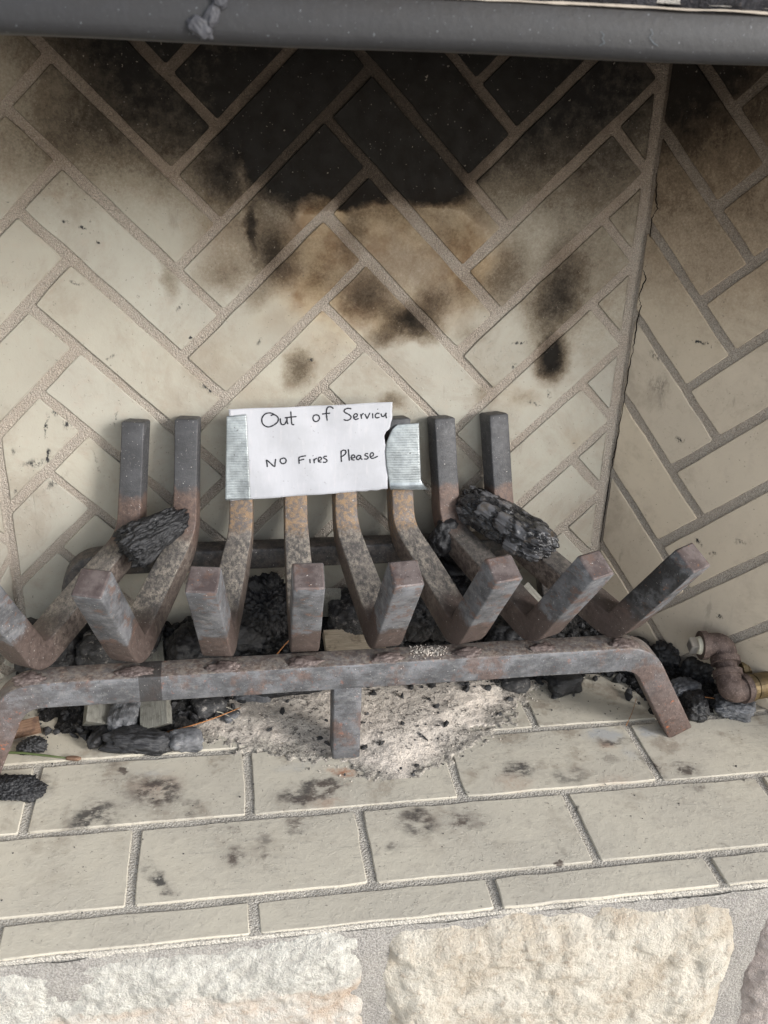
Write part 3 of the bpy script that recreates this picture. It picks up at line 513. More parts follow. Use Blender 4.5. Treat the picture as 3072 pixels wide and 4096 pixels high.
# unseen patio ground added below the frame, pale to bounce light into the firebox
g = G('patio_bounce_concrete'); P = g.pos(); pat = g.fin(g.mix(g.noise(P, 6., 5, .6), (.48, .455, .415), (.56, .53, .48)), .9, None, .2)
struct(obj('patio_bounce_ground', [(-60, -.5, -.45), (60, -.5, -.45), (60, -120, -.45), (-60, -120, -.45)], [(3, 2, 1, 0)], pat))

# ------------------------------------------------------------------ fire grate
def grate_mat(name, rail=False):
    g = G(name); P = g.pos(); t = g.attr('t'); o = g.attr('rusty'); nzv = g.nz()
    n1 = g.noise(P, 35., 5, .65); n2 = g.noise(P, 170., 4, .75); n3 = g.noise(P, 600., 2, .6); n4 = g.noise(P, 120., 6, .75)
    tw = g.m('MULTIPLY_ADD', g.m('SUBTRACT', n1, .5), .12, t)
    st2 = g.noise(g.scl(P, 1, 1, 2.6), 70., 5, .72); steel = g.mix(g.mapr(n1, .35, .65), (.07, .071, .076), (.15, .152, .162)); steel = g.mix(g.m('MULTIPLY', g.mapr(st2, .5, .64), .35), steel, (.22, .215, .21)); steel = g.mix(g.m('MULTIPLY', g.mapr(st2, .46, .36), .55), steel, (.06, .055, .055))
    brown = g.mix(g.mapr(n2, .35, .65), (.08, .053, .044), (.145, .10, .085))
    dark = (.04, .036, .034)
    if rail:
        z = g.m('ABSOLUTE', g.m('SUBTRACT', tw, .5))
        col = g.mix(g.m('MULTIPLY', g.mapr(z, .33, .45), .85), steel, brown)
        patch = g.mapr(g.noise(P, 22., 5, .68), .52, .62); col = g.mix(g.m('MULTIPLY', patch, .75), col, brown)
        up = g.mapr(nzv, .6, .9); col = g.mix(g.m('MULTIPLY', up, g.mapr(n4, .35, .6, .25, .8)), col, g.mix(g.mapr(n2, .4, .6), (.12, .085, .07), (.28, .24, .20)))
        og = g.m('MULTIPLY', g.mapr(n4, .60, .66), g.mapr(z, .36, .46, .25, 1.)); col = g.mix(g.m('MULTIPLY', og, .8), col, (.42, .12, .04))
        strap = g.m('MULTIPLY', g.mapr(g.m('ABSOLUTE', g.m('SUBTRACT', g.sep(P)[0], .075)), .0125, .0115), .85); col = g.mix(strap, col, (.035, .033, .033)); col = g.mix(g.m('MULTIPLY', o, .75), col, g.mix(g.mapr(n4, .4, .6), (.03, .029, .029), (.10, .085, .075)))
    else:
        mst = g.noise(g.scl(P, 1, .45, 1), 210., 6, .8); mid = g.mix(g.mapr(mst, .40, .62), (.10, .095, .092), (.43, .38, .32)); mid = g.mix(g.m('MULTIPLY', g.mapr(n1, .45, .62), .45), mid, (.13, .12, .115)); mid = g.mix(g.m('SUBTRACT', 1., g.attr('ashy')), mid, g.mix(g.mapr(n4, .4, .6), (.035, .033, .032), (.12, .105, .095))); mid = g.mix(g.m('MULTIPLY', g.mapr(n3, .45, .62), .35), mid, (.12, .11, .105))
        up = g.mapr(nzv, .2, .6, .0, 1.); mid = g.mix(up, g.mix(g.mapr(n2, .4, .6), (.09, .07, .062), (.2, .165, .14)), mid)
        org = g.mix(g.mapr(n2, .42, .6), (.115, .098, .09), (.25, .165, .095))
        rz = g.mix(o, brown, org)
        up1 = g.mix(.72, steel, (.042, .042, .045))
        col = g.mix(g.mapr(tw, .17, .20), up1, rz)
        col = g.mix(g.mapr(tw, .30, .36), col, mid)
        col = g.mix(g.mapr(tw, .58, .66), col, g.mix(.5, brown, dark))
        col = g.mix(g.mapr(tw, .79, .81), col, steel)
        col = g.mix(g.mapr(t, .972, .978), col, g.mix(g.mapr(n1, .4, .6), (.075, .057, .055), (.14, .115, .11)))
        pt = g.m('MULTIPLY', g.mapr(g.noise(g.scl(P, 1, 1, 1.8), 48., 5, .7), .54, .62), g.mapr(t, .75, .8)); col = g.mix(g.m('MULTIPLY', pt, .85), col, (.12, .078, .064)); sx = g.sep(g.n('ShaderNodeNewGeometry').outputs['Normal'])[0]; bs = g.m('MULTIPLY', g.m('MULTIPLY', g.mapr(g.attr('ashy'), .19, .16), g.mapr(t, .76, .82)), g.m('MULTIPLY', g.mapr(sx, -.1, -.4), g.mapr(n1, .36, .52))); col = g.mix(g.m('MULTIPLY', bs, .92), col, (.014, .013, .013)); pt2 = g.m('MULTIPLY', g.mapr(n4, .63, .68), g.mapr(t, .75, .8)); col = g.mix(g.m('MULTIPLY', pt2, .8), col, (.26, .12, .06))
    fl = g.mapr(g.noise(g.vm('ADD', P, (1.7, .3, 2.2)), 420., 2, .6), .69, .73); col = g.mix(g.m('MULTIPLY', fl, .6), col, (.58, .55, .52))
    bk = g.mapr(g.noise(g.vm('ADD', P, (4.7, .3, 9.2)), 240., 2, .6), .68, .73); col = g.mix(g.m('MULTIPLY', bk, .6), col, (.04, .035, .033))
    h = g.m('MULTIPLY_ADD', n2, .8, g.m('MULTIPLY', n3, .5))
    return g.fin(col, g.mapr(n2, .3, .7, .42, .68), g.bump(h, .6, .0012), .45, .12)
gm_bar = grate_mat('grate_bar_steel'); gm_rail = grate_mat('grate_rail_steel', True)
HS = .0162
def section(h=HS, c=.0019):
    P = []
    for sx, sy in ((1, 1), (-1, 1), (-1, -1), (1, -1)):
        a, b = (sx * h, sy * (h - c)), (sx * (h - c), sy * h); mid = (sx * (h - c * .29), sy * (h - c * .29))
        P += ([a, mid, b] if sx * sy > 0 else [b, mid, a])
    return np.array(P)
def fillet(pts, radii, seg=9):
    out = [np.array(pts[0], float)]
    for k in range(1, len(pts) - 1):
        p, c, q = (np.array(v, float) for v in pts[k - 1:k + 2]); r = radii[k - 1]
        a = (p - c) / np.linalg.norm(p - c); b = (q - c) / np.linalg.norm(q - c); ang = math.acos(np.clip(a @ b, -1, 1)); d = r / math.tan(ang / 2)
        s0, s1 = c + a * d, c + b * d
        for j in range(seg + 1):
            u = j / seg; out.append((1 - u) ** 2 * s0 + 2 * u * (1 - u) * c + u * u * s1)
    out.append(np.array(pts[-1], float)); return np.array(out)
def densify(P, step=.02):
    o = [P[0]]
    for a, b in zip(P[:-1], P[1:]):
        m = max(1, int(np.linalg.norm(b - a) / step))
        for j in range(1, m + 1): o.append(a + (b - a) * j / m)
    return np.array(o)
def sweep(name, P, side, mat, parent, sec=None, rusty=0., ashy=1., t0=0., t1=1., caps=(1, 1), bev=.0018, taper=0.):
    """square bar along P; side is the constant sideways direction"""
    sec = section() if sec is None else sec; n = len(sec); side = np.array(side, float); SD = side if side.ndim == 2 else np.repeat(side[None], len(P), 0)
    L = np.r_[0, np.cumsum(np.linalg.norm(np.diff(P, axis=0), axis=1))]; T = t0 + (t1 - t0) * L / L[-1]
    rows = []; ts = []
    tan_ = np.gradient(P, axis=0); tan_ /= np.linalg.norm(tan_, axis=1)[:, None]
    def ring(k, sc=1., sh=0.):
        nn = np.cross(SD[k], tan_[k]); nn /= np.linalg.norm(nn); return P[k] + tan_[k] * sh + (sec[:, :1] * SD[k] + sec[:, 1:] * nn) * sc * (1 if taper == 0 else 1 - taper * (1 - float(sst(.12, .55, np.array(L[k] / L[-1])))))
    K = list(range(len(P)))
    if caps[0]: rows.append(ring(0, .86)); ts.append(T[0]); rows.append(ring(0, 1, bev)); ts.append(T[0]); K = K[1:]
    for k in (K[:-1] if caps[1] else K): rows.append(ring(k)); ts.append(T[k])
    if caps[1]: rows.append(ring(len(P) - 1, 1, -bev)); ts.append(T[-1] * .97 + .0 if t1 == 1. else T[-1]); rows.append(ring(len(P) - 1, .86)); ts.append(T[-1])
    V = np.concatenate(rows); nr_ = len(rows)
    # slight hand-forged unevenness
    V = V + np.stack([fbm(V, 30, 2, 50 + k) for k in range(3)], 1) * .0006
    F = [(i * n + k, i * n + (k + 1) % n, (i + 1) * n + (k + 1) % n, (i + 1) * n + k) for i in range(nr_ - 1) for k in range(n)]
    F += [tuple(reversed(range(n))), tuple((nr_ - 1) * n + k for k in range(n))]
    o = obj(name, V, F, mat, parent, attrs={'t': np.repeat(ts, n), 'rusty': np.full(len(V), rusty), 'ashy': np.full(len(V), ashy)})
    me = o.data; ss = [len(p.vertices) == 4 and (p.index % n) in SMF for p in me.polygons]; me.polygons.foreach_set('use_smooth', ss)
    return o
SMF = {0, 1, 3, 4, 6, 7, 9, 10, 2, 5, 8, 11}
GB = (.29, -.14, 0.)
grate = thing('fire_grate', 'heavy steel fire grate of eight bent square bars standing on the hearth', 'fire grate', GB)
XR = [.0548, .1183, .1841, .2499, .3107, .3814, .4393, .5093]; XF = [-.0554, .0504, .1489, .2451, .3373, .4338, .526, .627]
PT, PB1, PB2, PF = (-.0198, .3515), (-.046, .2044), (-.22, .15335), (-.289, .2745)
BARS = []
for i in range(8):
    dirx = (XF[i] - XR[i]) / -.2
    X_ = lambda y: XR[i] + dirx * (y + .03)
    dz = RNG.normal(0, .0015)
    q = [(X_(y), y, z + (dz if k in (0, 3) else 0) + ((.021 if i == 0 else .0035) if k == 3 else 0)) for k, (y, z) in enumerate((PT, PB1, PB2, PF))]
    P_ = densify(fillet(q, (.05, .026)), .022)
    lb = np.linspace(0, 1, len(P_)); kf = .42 + .58 * sst(.1, .6, lb); sd = -np.c_[np.ones(len(P_)), -dirx * kf, np.zeros(len(P_))]; sd /= np.linalg.norm(sd, axis=1)[:, None]
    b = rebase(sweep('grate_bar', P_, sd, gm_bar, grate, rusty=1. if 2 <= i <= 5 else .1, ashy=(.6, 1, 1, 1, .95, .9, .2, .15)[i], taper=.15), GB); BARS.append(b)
rail_path = fillet([(-.118, -.231, .006), (-.068, -.231, .121), (.648, -.231, .1215), (.714, -.231, .0055)], (.045, .045))
rail_path = densify(rail_path, .03)
sidey = np.array((0, 1., 0))
rebase(sweep('front_rail', rail_path, sidey, gm_rail, grate), GB)
rebase(sweep('leg', densify(np.array([(.293, -.231, .108), (.293, -.231, .0055)])), (1, 0, 0), gm_rail, grate, t0=.45, t1=.55), GB)
rr = densify(fillet([(-.055, -.035, .0055), (-.022, -.035, .172), (.585, -.035, .172), (.622, -.035, .0055)], (.04, .04)), .03)
rebase(sweep('rear_rail', rr, sidey, gm_rail, grate, sec=section(.0145, .0028), t0=.1, t1=.9, rusty=1.), GB)
g = G('weld_bead'); P = g.pos(); n1 = g.noise(P, 120., 4, .7)
weldm = g.fin(g.mix(g.mapr(n1, .4, .6), (.075, .055, .05), (.14, .11, .10)), .55, g.bump(g.noise(P, 260., 3, .6), .7, .0015), .5, .3)
for i in range(8):
    xf = XF[i] + (XF[i] - XR[i]) * -.01 / .2
    w_ = lump('weld', (xf + RNG.normal(0, .002), -.2385, .1375), (.019 * RNG.uniform(.8, 1.1), .0085, .0036 * RNG.uniform(.7, 1.2)), (.45, RNG.normal(0, .06), 0), weldm, BARS[i], 90 + i, .5, 3.4, 4); rebase(w_, GB)
    w_.parent = BARS[i]; w_.matrix_parent_inverse = Matrix.Identity(4)

# ------------------------------------------------------------------ paper note and tape
def yface(z): return -.0625 + (z - .2045) / .1475 * .0262
def paper_mat():
    g = G('white_paper'); P = g.pos(); n1 = g.noise(P, 22., 4, .6); n2 = g.noise(g.scl(P, 3, 1, .6), 60., 4, .6)
    col = g.mix(g.mapr(n1, .4, .65), (.44, .445, .475), (.40, .405, .43)); col = g.mix(g.m('MULTIPLY', g.mapr(n2, .52, .7), .22), col, (.58, .55, .56))
    sp = g.mapr(g.noise(P, 330., 2, .5), .70, .74); col = g.mix(g.m('MULTIPLY', sp, .5), col, (.2, .19, .2))
    return g.fin(col, .7, g.bump(g.m('MULTIPLY_ADD', g.noise(g.scl(P, 1.5, 1, .4), 40., 3, .5), 1., g.m('MULTIPLY', n1, .6)), .25, .002), .2)
papm = paper_mat()
TL, TR, BR, BL = (np.array(v) for v in ((.1705, .369), (.3695, .3745), (.3640, .2655), (.168, .2575)))
def paper_y(X, Z):
    u = (X - .17) / .195; 
    return yface(Z) - .0016 - .002 * np.sin(np.clip(u, 0, 1) * math.pi) * np.clip((Z - .25) / .12, 0, 1) + .0008 * np.sin(X * 90 + Z * 40)
nu, nv = 70, 40
U, Vv = np.meshgrid(np.linspace(0, 1, nu), np.linspace(0, 1, nv)); U = U.ravel(); Vv = Vv.ravel()
tear = np.interp(Vv, [0, .25, .42, .52, .62, .66, .7, .82, .9, 1.], [0, -.001, -.004, -.0055, -.0085, -.006, -.0015, .0005, 0, .0]) ; tear = tear + .0012 * fbm(np.c_[Vv * 30, Vv * 0, Vv * 0], 1, 4, 3)
bite = np.where(U > .55, .0022 * np.clip(fbm(np.c_[U * 26, U * 0, U * 0], 1, 3, 6), 0, 1), 0)
XY = ((1 - U) * (1 - Vv))[:, None] * BL + (U * (1 - Vv))[:, None] * BR + ((1 - U) * Vv)[:, None] * TL + (U * Vv)[:, None] * TR
XY[:, 0] += tear * U ** 6; XY[:, 1] += bite * (1 - Vv) ** 8
NB = (.27, -.05, .2575)
note = thing('paper_note', 'torn white paper note reading Out of Service No Fires Please', 'note', NB)
pp = rebase(obj('paper_sheet', np.c_[XY[:, 0], paper_y(XY[:, 0], XY[:, 1]), XY[:, 1]], gridfaces(nu, nv), papm, note, smooth=True), NB)
md = pp.modifiers.new('thickness', 'SOLIDIFY'); md.thickness = .00025; md.offset = 1
g = G('black_ink'); ink = g.fin((.02, .02, .025), .5, None, .3)
V, F = [], []
def crom(P, m=6):
    P = [np.array(p, float) for p in P]; Q = [P[0] * 2 - P[1]] + P + [P[-1] * 2 - P[-2]]; o = []
    for k in range(1, len(Q) - 2):
        for j in range(m):
            t = j / m; a, b, c, d = Q[k - 1:k + 3]
            o.append(.5 * (2 * b + (c - a) * t + (2 * a - 5 * b + 4 * c - d) * t * t + (3 * b - a - 3 * c + d) * t ** 3))
    o.append(P[-1]); return np.array(o)
for li, rng in enumerate(((0, 16), (16, len(STROKES)))):
    V, F = [], []
    for st in STROKES[rng[0]:rng[1]]:
        q = crom(st) / 10000.; p3 = np.c_[q[:, 0], paper_y(q[:, 0], q[:, 1]) - .0006, q[:, 1]]
        wd = [.0017 * (1 + .12 * math.sin(k * 1.3)) for k in range(len(p3))]; wd[0] *= .7; wd[-1] *= .6
        v, f = ribbon(p3, wd, np.array((0, -1., 0))); F += [tuple(i + len(V) for i in r) for r in f]; V += v
    o = rebase(obj('handwriting', V, F, ink, note), NB); o['label'] = ('handwritten words Out of Service in black pen', 'handwritten words No Fires Please in black pen')[li]
def tape_mat():
    g = G('duct_tape_silver'); P = g.pos(); z = g.sep(P)[2]
    rib = g.m('SINE', g.m('MULTIPLY', g.m('MULTIPLY_ADD', g.noise(P, 60., 3, .6), .0012, z), 2 * math.pi / .0031))
    n1 = g.noise(P, 90., 4, .65)
    col = g.mix(g.mapr(n1, .35, .7), (.25, .272, .282), (.36, .39, .40)); col = g.mix(g.mapr(g.noise(P, 300., 2, .5), .70, .75), col, (.1, .1, .1))
    h = g.m('MULTIPLY_ADD', rib, .10, g.m('MULTIPLY_ADD', g.noise(g.scl(P, 1, 1, .5), 45., 4, .6), 1.6, n1))
    return g.fin(col, g.mapr(n1, .3, .7, .28, .45), g.bump(h, .5, .0008), .5, .55)
tapem = tape_mat()
def tape(name, corners, nu, nv, curl, label, off, seed, edge=.0006):
    c = [np.array(v) for v in corners]     # TL TR BR BL in X,Z
    U, W_ = np.meshgrid(np.linspace(0, 1, nu), np.linspace(0, 1, nv)); U = U.ravel(); W_ = W_.ravel()
    Q = ((1 - U) * (1 - W_))[:, None] * c[0] + (U * (1 - W_))[:, None] * c[1] + (U * W_)[:, None] * c[2] + ((1 - U) * W_)[:, None] * c[3]
    Q[:, 1] += edge * fbm(np.c_[U * 9, W_ * 0, 0 * U], 1, 3, seed) * (np.abs(W_ - .5) * 2) ** 8
    Y = paper_y(Q[:, 0], Q[:, 1]) - off + .0005 * fbm(np.c_[Q * 40, 0 * U], 1, 3, seed + 1); Z = Q[:, 1].copy(); X_ = Q[:, 0].copy()
    if curl:
        a = np.clip((W_ - .86) / .14, 0, 1); th = a * (1.9 + .9 * U); r = .0065
        zb = Q[:, 1].copy(); k = a > 0
        z0 = np.interp(U, [0, 1], [c[0][1] + (c[3][1] - c[0][1]) * .86, c[1][1] + (c[2][1] - c[1][1]) * .86])
        Z = np.where(k, z0 - r * np.sin(th) * (1.4 - .5 * U), Z); Y = np.where(k, Y - r * (1 - np.cos(th)) * 1.1, Y); X_ = X_ + np.where(k, .006 * a * U, 0)
    o = obj(name, np.c_[X_, Y, Z], gridfaces(nu, nv), tapem, None, smooth=True); m_ = o.modifiers.new('thickness', 'SOLIDIFY'); m_.thickness = .0003
    return tag(o, label, 'tape', 'duct tape strips holding the note')
tape('duct_tape', [(.1675, .3615), (.1915, .363), (.1935, .2585), (.1625, .2590)], 14, 40, 0, 'silver duct tape strip over the left edge of the paper note', .0011, 5)
# right tape, torn outline towards the paper
def tape_right():
    nu, nv = 20, 46
    U, W_ = np.meshgrid(np.linspace(0, 1, nu), np.linspace(0, 1, nv)); U = U.ravel(); W_ = W_.ravel()
    zt, zb = .348, .2635
    xl = np.interp(W_, [0, .06, .14, .25, .4, .6, .85, 1], [.3765, .3700, .3665, .3625, .3610, .3620, .3655, .3690]); xr = np.interp(W_, [0, 1], [.4025, .4075])
    X_ = xl + (xr - xl) * U; Z = zt + (zb - zt) * W_ + .002 * (U - .5) * (1 - W_)
    Y = yface(Z) - .0035 + .0005 * fbm(np.c_[X_ * 40, Z * 40, 0 * U], 1, 3, 2) + .003 * (U - .75) ** 2
    a = np.clip((W_ - .84) / .16, 0, 1); th = a * (2.6 - .9 * U); r = .006
    z0 = zt + (zb - zt) * .84
    Z = np.where(a > 0, z0 - r * 1.6 * np.sin(np.minimum(th, 1.571)) + r * np.clip(th - 1.571, 0, 2) * .8, Z); Y = Y - np.where(a > 0, r * (1 - np.cos(th)) * 1.0, 0); X_ = X_ + a * U ** 2 * .008
    o = obj('duct_tape', np.c_[X_, Y, Z], gridfaces(nu, nv), tapem, None, smooth=True); m_ = o.modifiers.new('thickness', 'SOLIDIFY'); m_.thickness = .0003
    tag(o, 'torn shiny duct tape with curled lower edge right of the paper note', 'tape', 'duct tape strips holding the note')
tape_right()

# ------------------------------------------------------------------ charcoal, wood, ash
def char_mat(name, lo, hi, rough, grain, ash=0., warm=False):
    g = G(name); P = g.n('ShaderNodeTexCoord').outputs['Object']; n1 = g.noise(P, 60., 4, .65); fib = g.noise(g.scl(P, 60, 700, 700), 1., 4, .7); n3 = g.noise(P, 400., 3, .7)
    col = g.mix(g.mapr(n1, .35, .68), lo, hi); col = g.mix(g.m('MULTIPLY', g.mapr(fib, .55, .7), .5), col, tuple(min(1, c * 2.6) for c in hi))
    col = g.mix(g.m('MULTIPLY', g.mapr(g.attr('face'), .35, .8), .7 if warm else .25), col, tuple(min(1, c * (3.4 if warm else 1.9)) for c in hi))
    if warm: col = g.mix(g.m('MULTIPLY', g.mapr(n1, .55, .7), .5), col, (.12, .085, .05))
    if ash: col = g.mix(g.m('MULTIPLY', g.mapr(g.noise(P, 130., 4, .7), .55, .68), ash), col, (.36, .33, .30))
    fl = g.mapr(n3, .70, .74); col = g.mix(g.m('MULTIPLY', fl, .6), col, (.4, .39, .38))
    return g.fin(col, rough, g.bump(g.m('MULTIPLY_ADD', fib, grain, g.m('MULTIPLY', n3, .4)), .8, .0012), .5)
charA = char_mat('charcoal_matte', (.008, .008, .009), (.026, .026, .028), .45, 1.2)
charB = char_mat('charcoal_glossy', (.010, .010, .011), (.048, .048, .051), .24, .5, .12, True)
charC = char_mat('charcoal_ashy', (.016, .016, .017), (.05, .049, .05), .7, 1.1, .6)
charD = char_mat('charcoal_grey', (.05, .052, .056), (.13, .132, .14), .6, 1.2, .3)
def chunk(name, c, dims, rot, mat, label, s, box=5., low=.22, crack=.16, cf=(3., 5., 5.), fib=.03, n=5, taper=0., group='charred wood pieces in the firebox', cat='charcoal', cw=.07, ragged=0., blocks=None, rg=.07):
    v, f = ico(n)
    q = v / (np.abs(v) ** box).sum(1)[:, None] ** (1 / box)
    q = q * (1 + low * fbm(q, 1.3, 4, s)[:, None])
    dm = np.array(dims, float); mx = dm.max()
    ph = q * dm / mx
    cells = ph * np.array(cf) + fbm(q, 2.5, 2, s + 3)[:, None] * .25
    f1, f2, cid = voro(cells, 1.0, s + 9)
    e = f2 - f1
    dip = -crack * np.exp(-(e / cw) ** 1.0) + (cid - .5) * .3 * min(crack, .3) + .5 * crack * (.6 - f1)
    e_attr = sst(0, .35, e)
    if blocks:
        nx_, nr_ = blocks; th = np.arctan2(q[:, 2], q[:, 1]) / (2 * math.pi) * nr_ + fbm(ph * 5, 1., 3, s + 60) * .42
        row = np.floor(th) % nr_; ft = th - np.floor(th)
        xi = (q[:, 0] * .5 + .5) * nx_ + _h(row.astype(np.int64), row.astype(np.int64) * 0, row.astype(np.int64) * 0, s) * 1.0 + fbm(ph * 6, 1., 3, s + 61) * .55
        ci = np.floor(xi); fx = xi - ci; hx = _h(ci.astype(np.int64), row.astype(np.int64), row.astype(np.int64) * 0, s + 2)
        ed = np.minimum(np.minimum(fx, 1 - fx) * 1.0, np.minimum(ft, 1 - ft) * 1.25)
        dip = -crack * np.exp(-ed / cw) + crack * .5 * np.minimum(ed, .25) + (hx - .5) * .26; e_attr = sst(.02, .3, ed) * (.35 + .65 * hx)
    fb_ = (1 - 2 * np.abs(fbm(ph * np.array((2.2, 16, 16)), 1., 3, s + 20))) * fib * 1.4
    d = (dip + fb_ + fbm(ph * 9, 1., 4, s + 30, .7) * rg) * .7
    nrm = v * (1 / dm) ** .5; nrm /= np.linalg.norm(nrm, axis=1)[:, None]
    q = q * dm; q = q + nrm * d[:, None] * dm.min()
    if taper: k = 1 - taper * (q[:, 0] / dm[0]); q[:, 1] *= k; q[:, 2] *= k
    if ragged: q[:, 0] += np.sign(q[:, 0]) * (np.abs(v[:, 0]) > .6) * fbm(np.c_[np.zeros(len(q)), q[:, 1:] / dm[1:] * 5], 1., 3, s + 40) * ragged * dm[0]
    o = obj(name, q, f, mat, None, smooth=True, attrs={'face': e_attr}); o.location = c; o.rotation_euler = [math.radians(a) for a in rot]
    if label: tag(o, label, cat, group)
    return o
chunk('charcoal', (.079, -.082, .232), (.041, .0195, .015), (20, -14, 32), charA, 'black fibrous charcoal chunk lying across the two leftmost grate bars', 1, box=4, crack=.22, fib=.22, taper=.28, ragged=.2, low=.22, n=6, cw=.05, blocks=(1.5, 13))
chunk('charcoal', (.511, -.089, .2275), (.064, .027, .021), (-12, 12, -50), charB, 'large glossy alligator-cracked charcoal log resting on the two rightmost grate bars', 2, box=5, crack=.36, fib=.06, n=6, low=.2, cw=.035, ragged=.12, blocks=(4.6, 6))
chunk('charcoal', (.447, -.058, .192), (.027, .020, .026), (10, 30, 20), charA, 'dull black charcoal lump wedged between grate bars beside the glossy log', 3, box=3, crack=.2, cf=(2.4, 2.4, 2.4), low=.4)
chunk('charcoal', (.436, -.080, .116), (.046, .042, .036), (0, -8, 70), charA, 'big square charred log end under the grate right of centre', 4, box=7, crack=.22, fib=.10, low=.12, n=6, cw=.03, blocks=(2, 9))
chunk('charcoal', (.470, -.055, .150), (.033, .028, .011), (6, 10, 10), charA, 'flat charred slab lying on the big square log end', 41, box=6, crack=.1, cf=(2, 3, 3), fib=.06, low=.15)
chunk('charcoal', (.216, -.058, .107), (.034, .030, .030), (20, 20, 40), charA, 'crumbly black charcoal lump under the grate between the third and fourth bars', 5, box=4, crack=.28, cf=(3.4, 3.4, 3.4), low=.4, n=6, rg=.28)
chunk('charcoal', (.325, -.05, .085), (.034, .030, .024), (0, 10, 75), charC, 'charcoal with ashy white fibres under the grate behind the centre bars', 6, box=4, crack=.2, cf=(3, 4, 4), low=.3, fib=.1)
chunk('charcoal', (-.055, -.045, .055), (.05, .04, .036), (5, 15, 60), charA, 'dark charred log behind the leftmost grate bar against the back wall', 7, box=4, crack=.2, cf=(3, 3, 3), low=.3)
chunk('charcoal', (.02, -.06, .05), (.05, .03, .032), (0, 5, 25), charC, 'charred log under the first gap of the grate', 8, box=4, crack=.2, cf=(3, 4, 4), low=.3)
chunk('charcoal', (.115, -.07, .05), (.04, .034, .030), (8, 5, 95), charA, 'rounded charcoal piece under the second gap of the grate', 9, box=3, crack=.15, cf=(2.5, 3, 3), low=.3)
chunk('charcoal', (.165, -.045, .058), (.045, .028, .028), (0, -10, 10), charA, 'charcoal log lying along the back wall under the left bars', 10, box=4, crack=.2, cf=(3, 4, 4), low=.3)
chunk('charcoal', (.24, -.105, .028), (.05, .02, .018), (0, 4, 6), charA, 'long charcoal stick on the hearth just behind the front rail', 11, box=5, crack=.14, cf=(4, 4, 4), low=.2, fib=.1)
chunk('charcoal', (.545, -.075, .04), (.04, .026, .024), (0, 8, -20), charA, 'charcoal piece under the last gap of the grate', 12, box=4, crack=.25, cf=(3, 3, 3), low=.35)
chunk('charcoal', (.60, -.075, .03), (.03, .024, .02), (0, 8, 40), charC, 'charcoal piece in the right back corner under the grate', 13, box=4, crack=.25, cf=(3, 3, 3), low=.35)
chunk('charcoal', (.375, -.045, .06), (.035, .03, .028), (0, 12, -30), charA, 'charcoal lump at the back wall behind the pale wood slab', 14, box=4, crack=.25, cf=(3, 3, 3), low=.35)
chunk('charcoal', (.049, -.197, .0135), (.039, .0155, .0125), (0, 3, -8), charA, 'lobed black charcoal piece on the hearth below the left of the front rail', 15, box=2.6, crack=.08, cf=(2, 3, 3), low=.5)
chunk('charcoal', (.105, -.197, .0115), (.019, .013, .0115), (10, 5, 12), charD, 'small grey angular charcoal piece right of the lobed black piece', 16, box=4, crack=.1, cf=(2, 2, 2), low=.35, n=4)
chunk('charcoal', (.035, -.148, .021), (.034, .017, .016), (0, 0, 82), charD, 'ribbed grey charcoal log between the two weathered boards', 17, box=4, crack=.15, low=.2, fib=.08, blocks=(5, 7))
chunk('charcoal', (.012, -.172, .012), (.028, .0075, .0075), (0, 0, 58), charA, 'thin charcoal stick leaning on the left weathered board', 18, box=5, crack=.08, low=.2, fib=.12, n=4)
chunk('charcoal', (-.07, -.184, .008), (.0165, .009, .009), (0, 0, 5), charA, 'small black crumb of charcoal beside the front left leg', 19, box=2.5, crack=.4, cf=(4, 4, 4), low=.4, n=5, rg=.3)
chunk('soot_clump', (-.085, -.253, .006), (.036, .020, .0085), (0, 0, -6), charA, 'crumbled black soot clump at the left edge of the hearth', 20, box=2.5, crack=.5, cf=(9, 9, 9), low=.5, cat='soot', group=None, n=6, rg=.4)
chunk('charcoal', (.752, -.168, .014), (.026, .016, .012), (0, 0, 20), charD, 'smooth grey oval charcoal piece between right leg and gas pipe', 21, box=2.6, crack=.08, low=.3, fib=.1, rg=.2)
chunk('charcoal', (.757, -.098, .022), (.022, .019, .02), (0, 20, 60), charA, 'black charcoal lump against the right wall behind the gas pipe', 22, box=3, crack=.3, cf=(3, 3, 3), low=.4)
chunk('charcoal', (.715, -.085, .02), (.024, .02, .02), (0, 10, 10), charA, 'black charcoal lump in the right back corner of the firebox', 23, box=3, crack=.3, cf=(3, 3, 3), low=.4)
chunk('charcoal', (.752, -.203, .014), (.018, .013, .012), (0, 0, 85), charA, 'short ribbed charcoal piece on the hearth below the gas pipe', 24, box=6, crack=.2, low=.25, fib=.15, rg=.2, blocks=(1.2, 9))
chunk('charcoal', (.804, -.209, .010), (.022, .015, .010), (0, 0, -25), charD, 'fibrous grey charcoal piece under the gas pipe elbow', 25, box=4, crack=.15, low=.4, fib=.25, n=5, rg=.2, blocks=(1.2, 11))
chunk('charcoal', (.69, -.10, .02), (.022, .018, .016), (0, 0, -25), charA, 'charcoal piece on the hearth left of the right leg', 26, box=3, crack=.25, cf=(3, 3, 3), low=.4)
chunk('charcoal', (.60, -.135, .012), (.022, .014, .012), (0, 0, 15), charA, 'small charcoal block showing below the right end of the front rail', 27, box=5, crack=.12, low=.2, fib=.1, n=4)
chunk('charcoal', (.535, -.125, .010), (.018, .012, .009), (0, 0, -15), charC, 'small ashy charcoal piece below the rail near the ash', 28, box=4, crack=.15, low=.3, n=4)
chunk('charcoal', (.135, -.135, .012), (.020, .014, .011), (0, 0, 15), charC, 'ashy charcoal block right of the right weathered board', 29, box=5, crack=.1, low=.25, fib=.1, n=4)
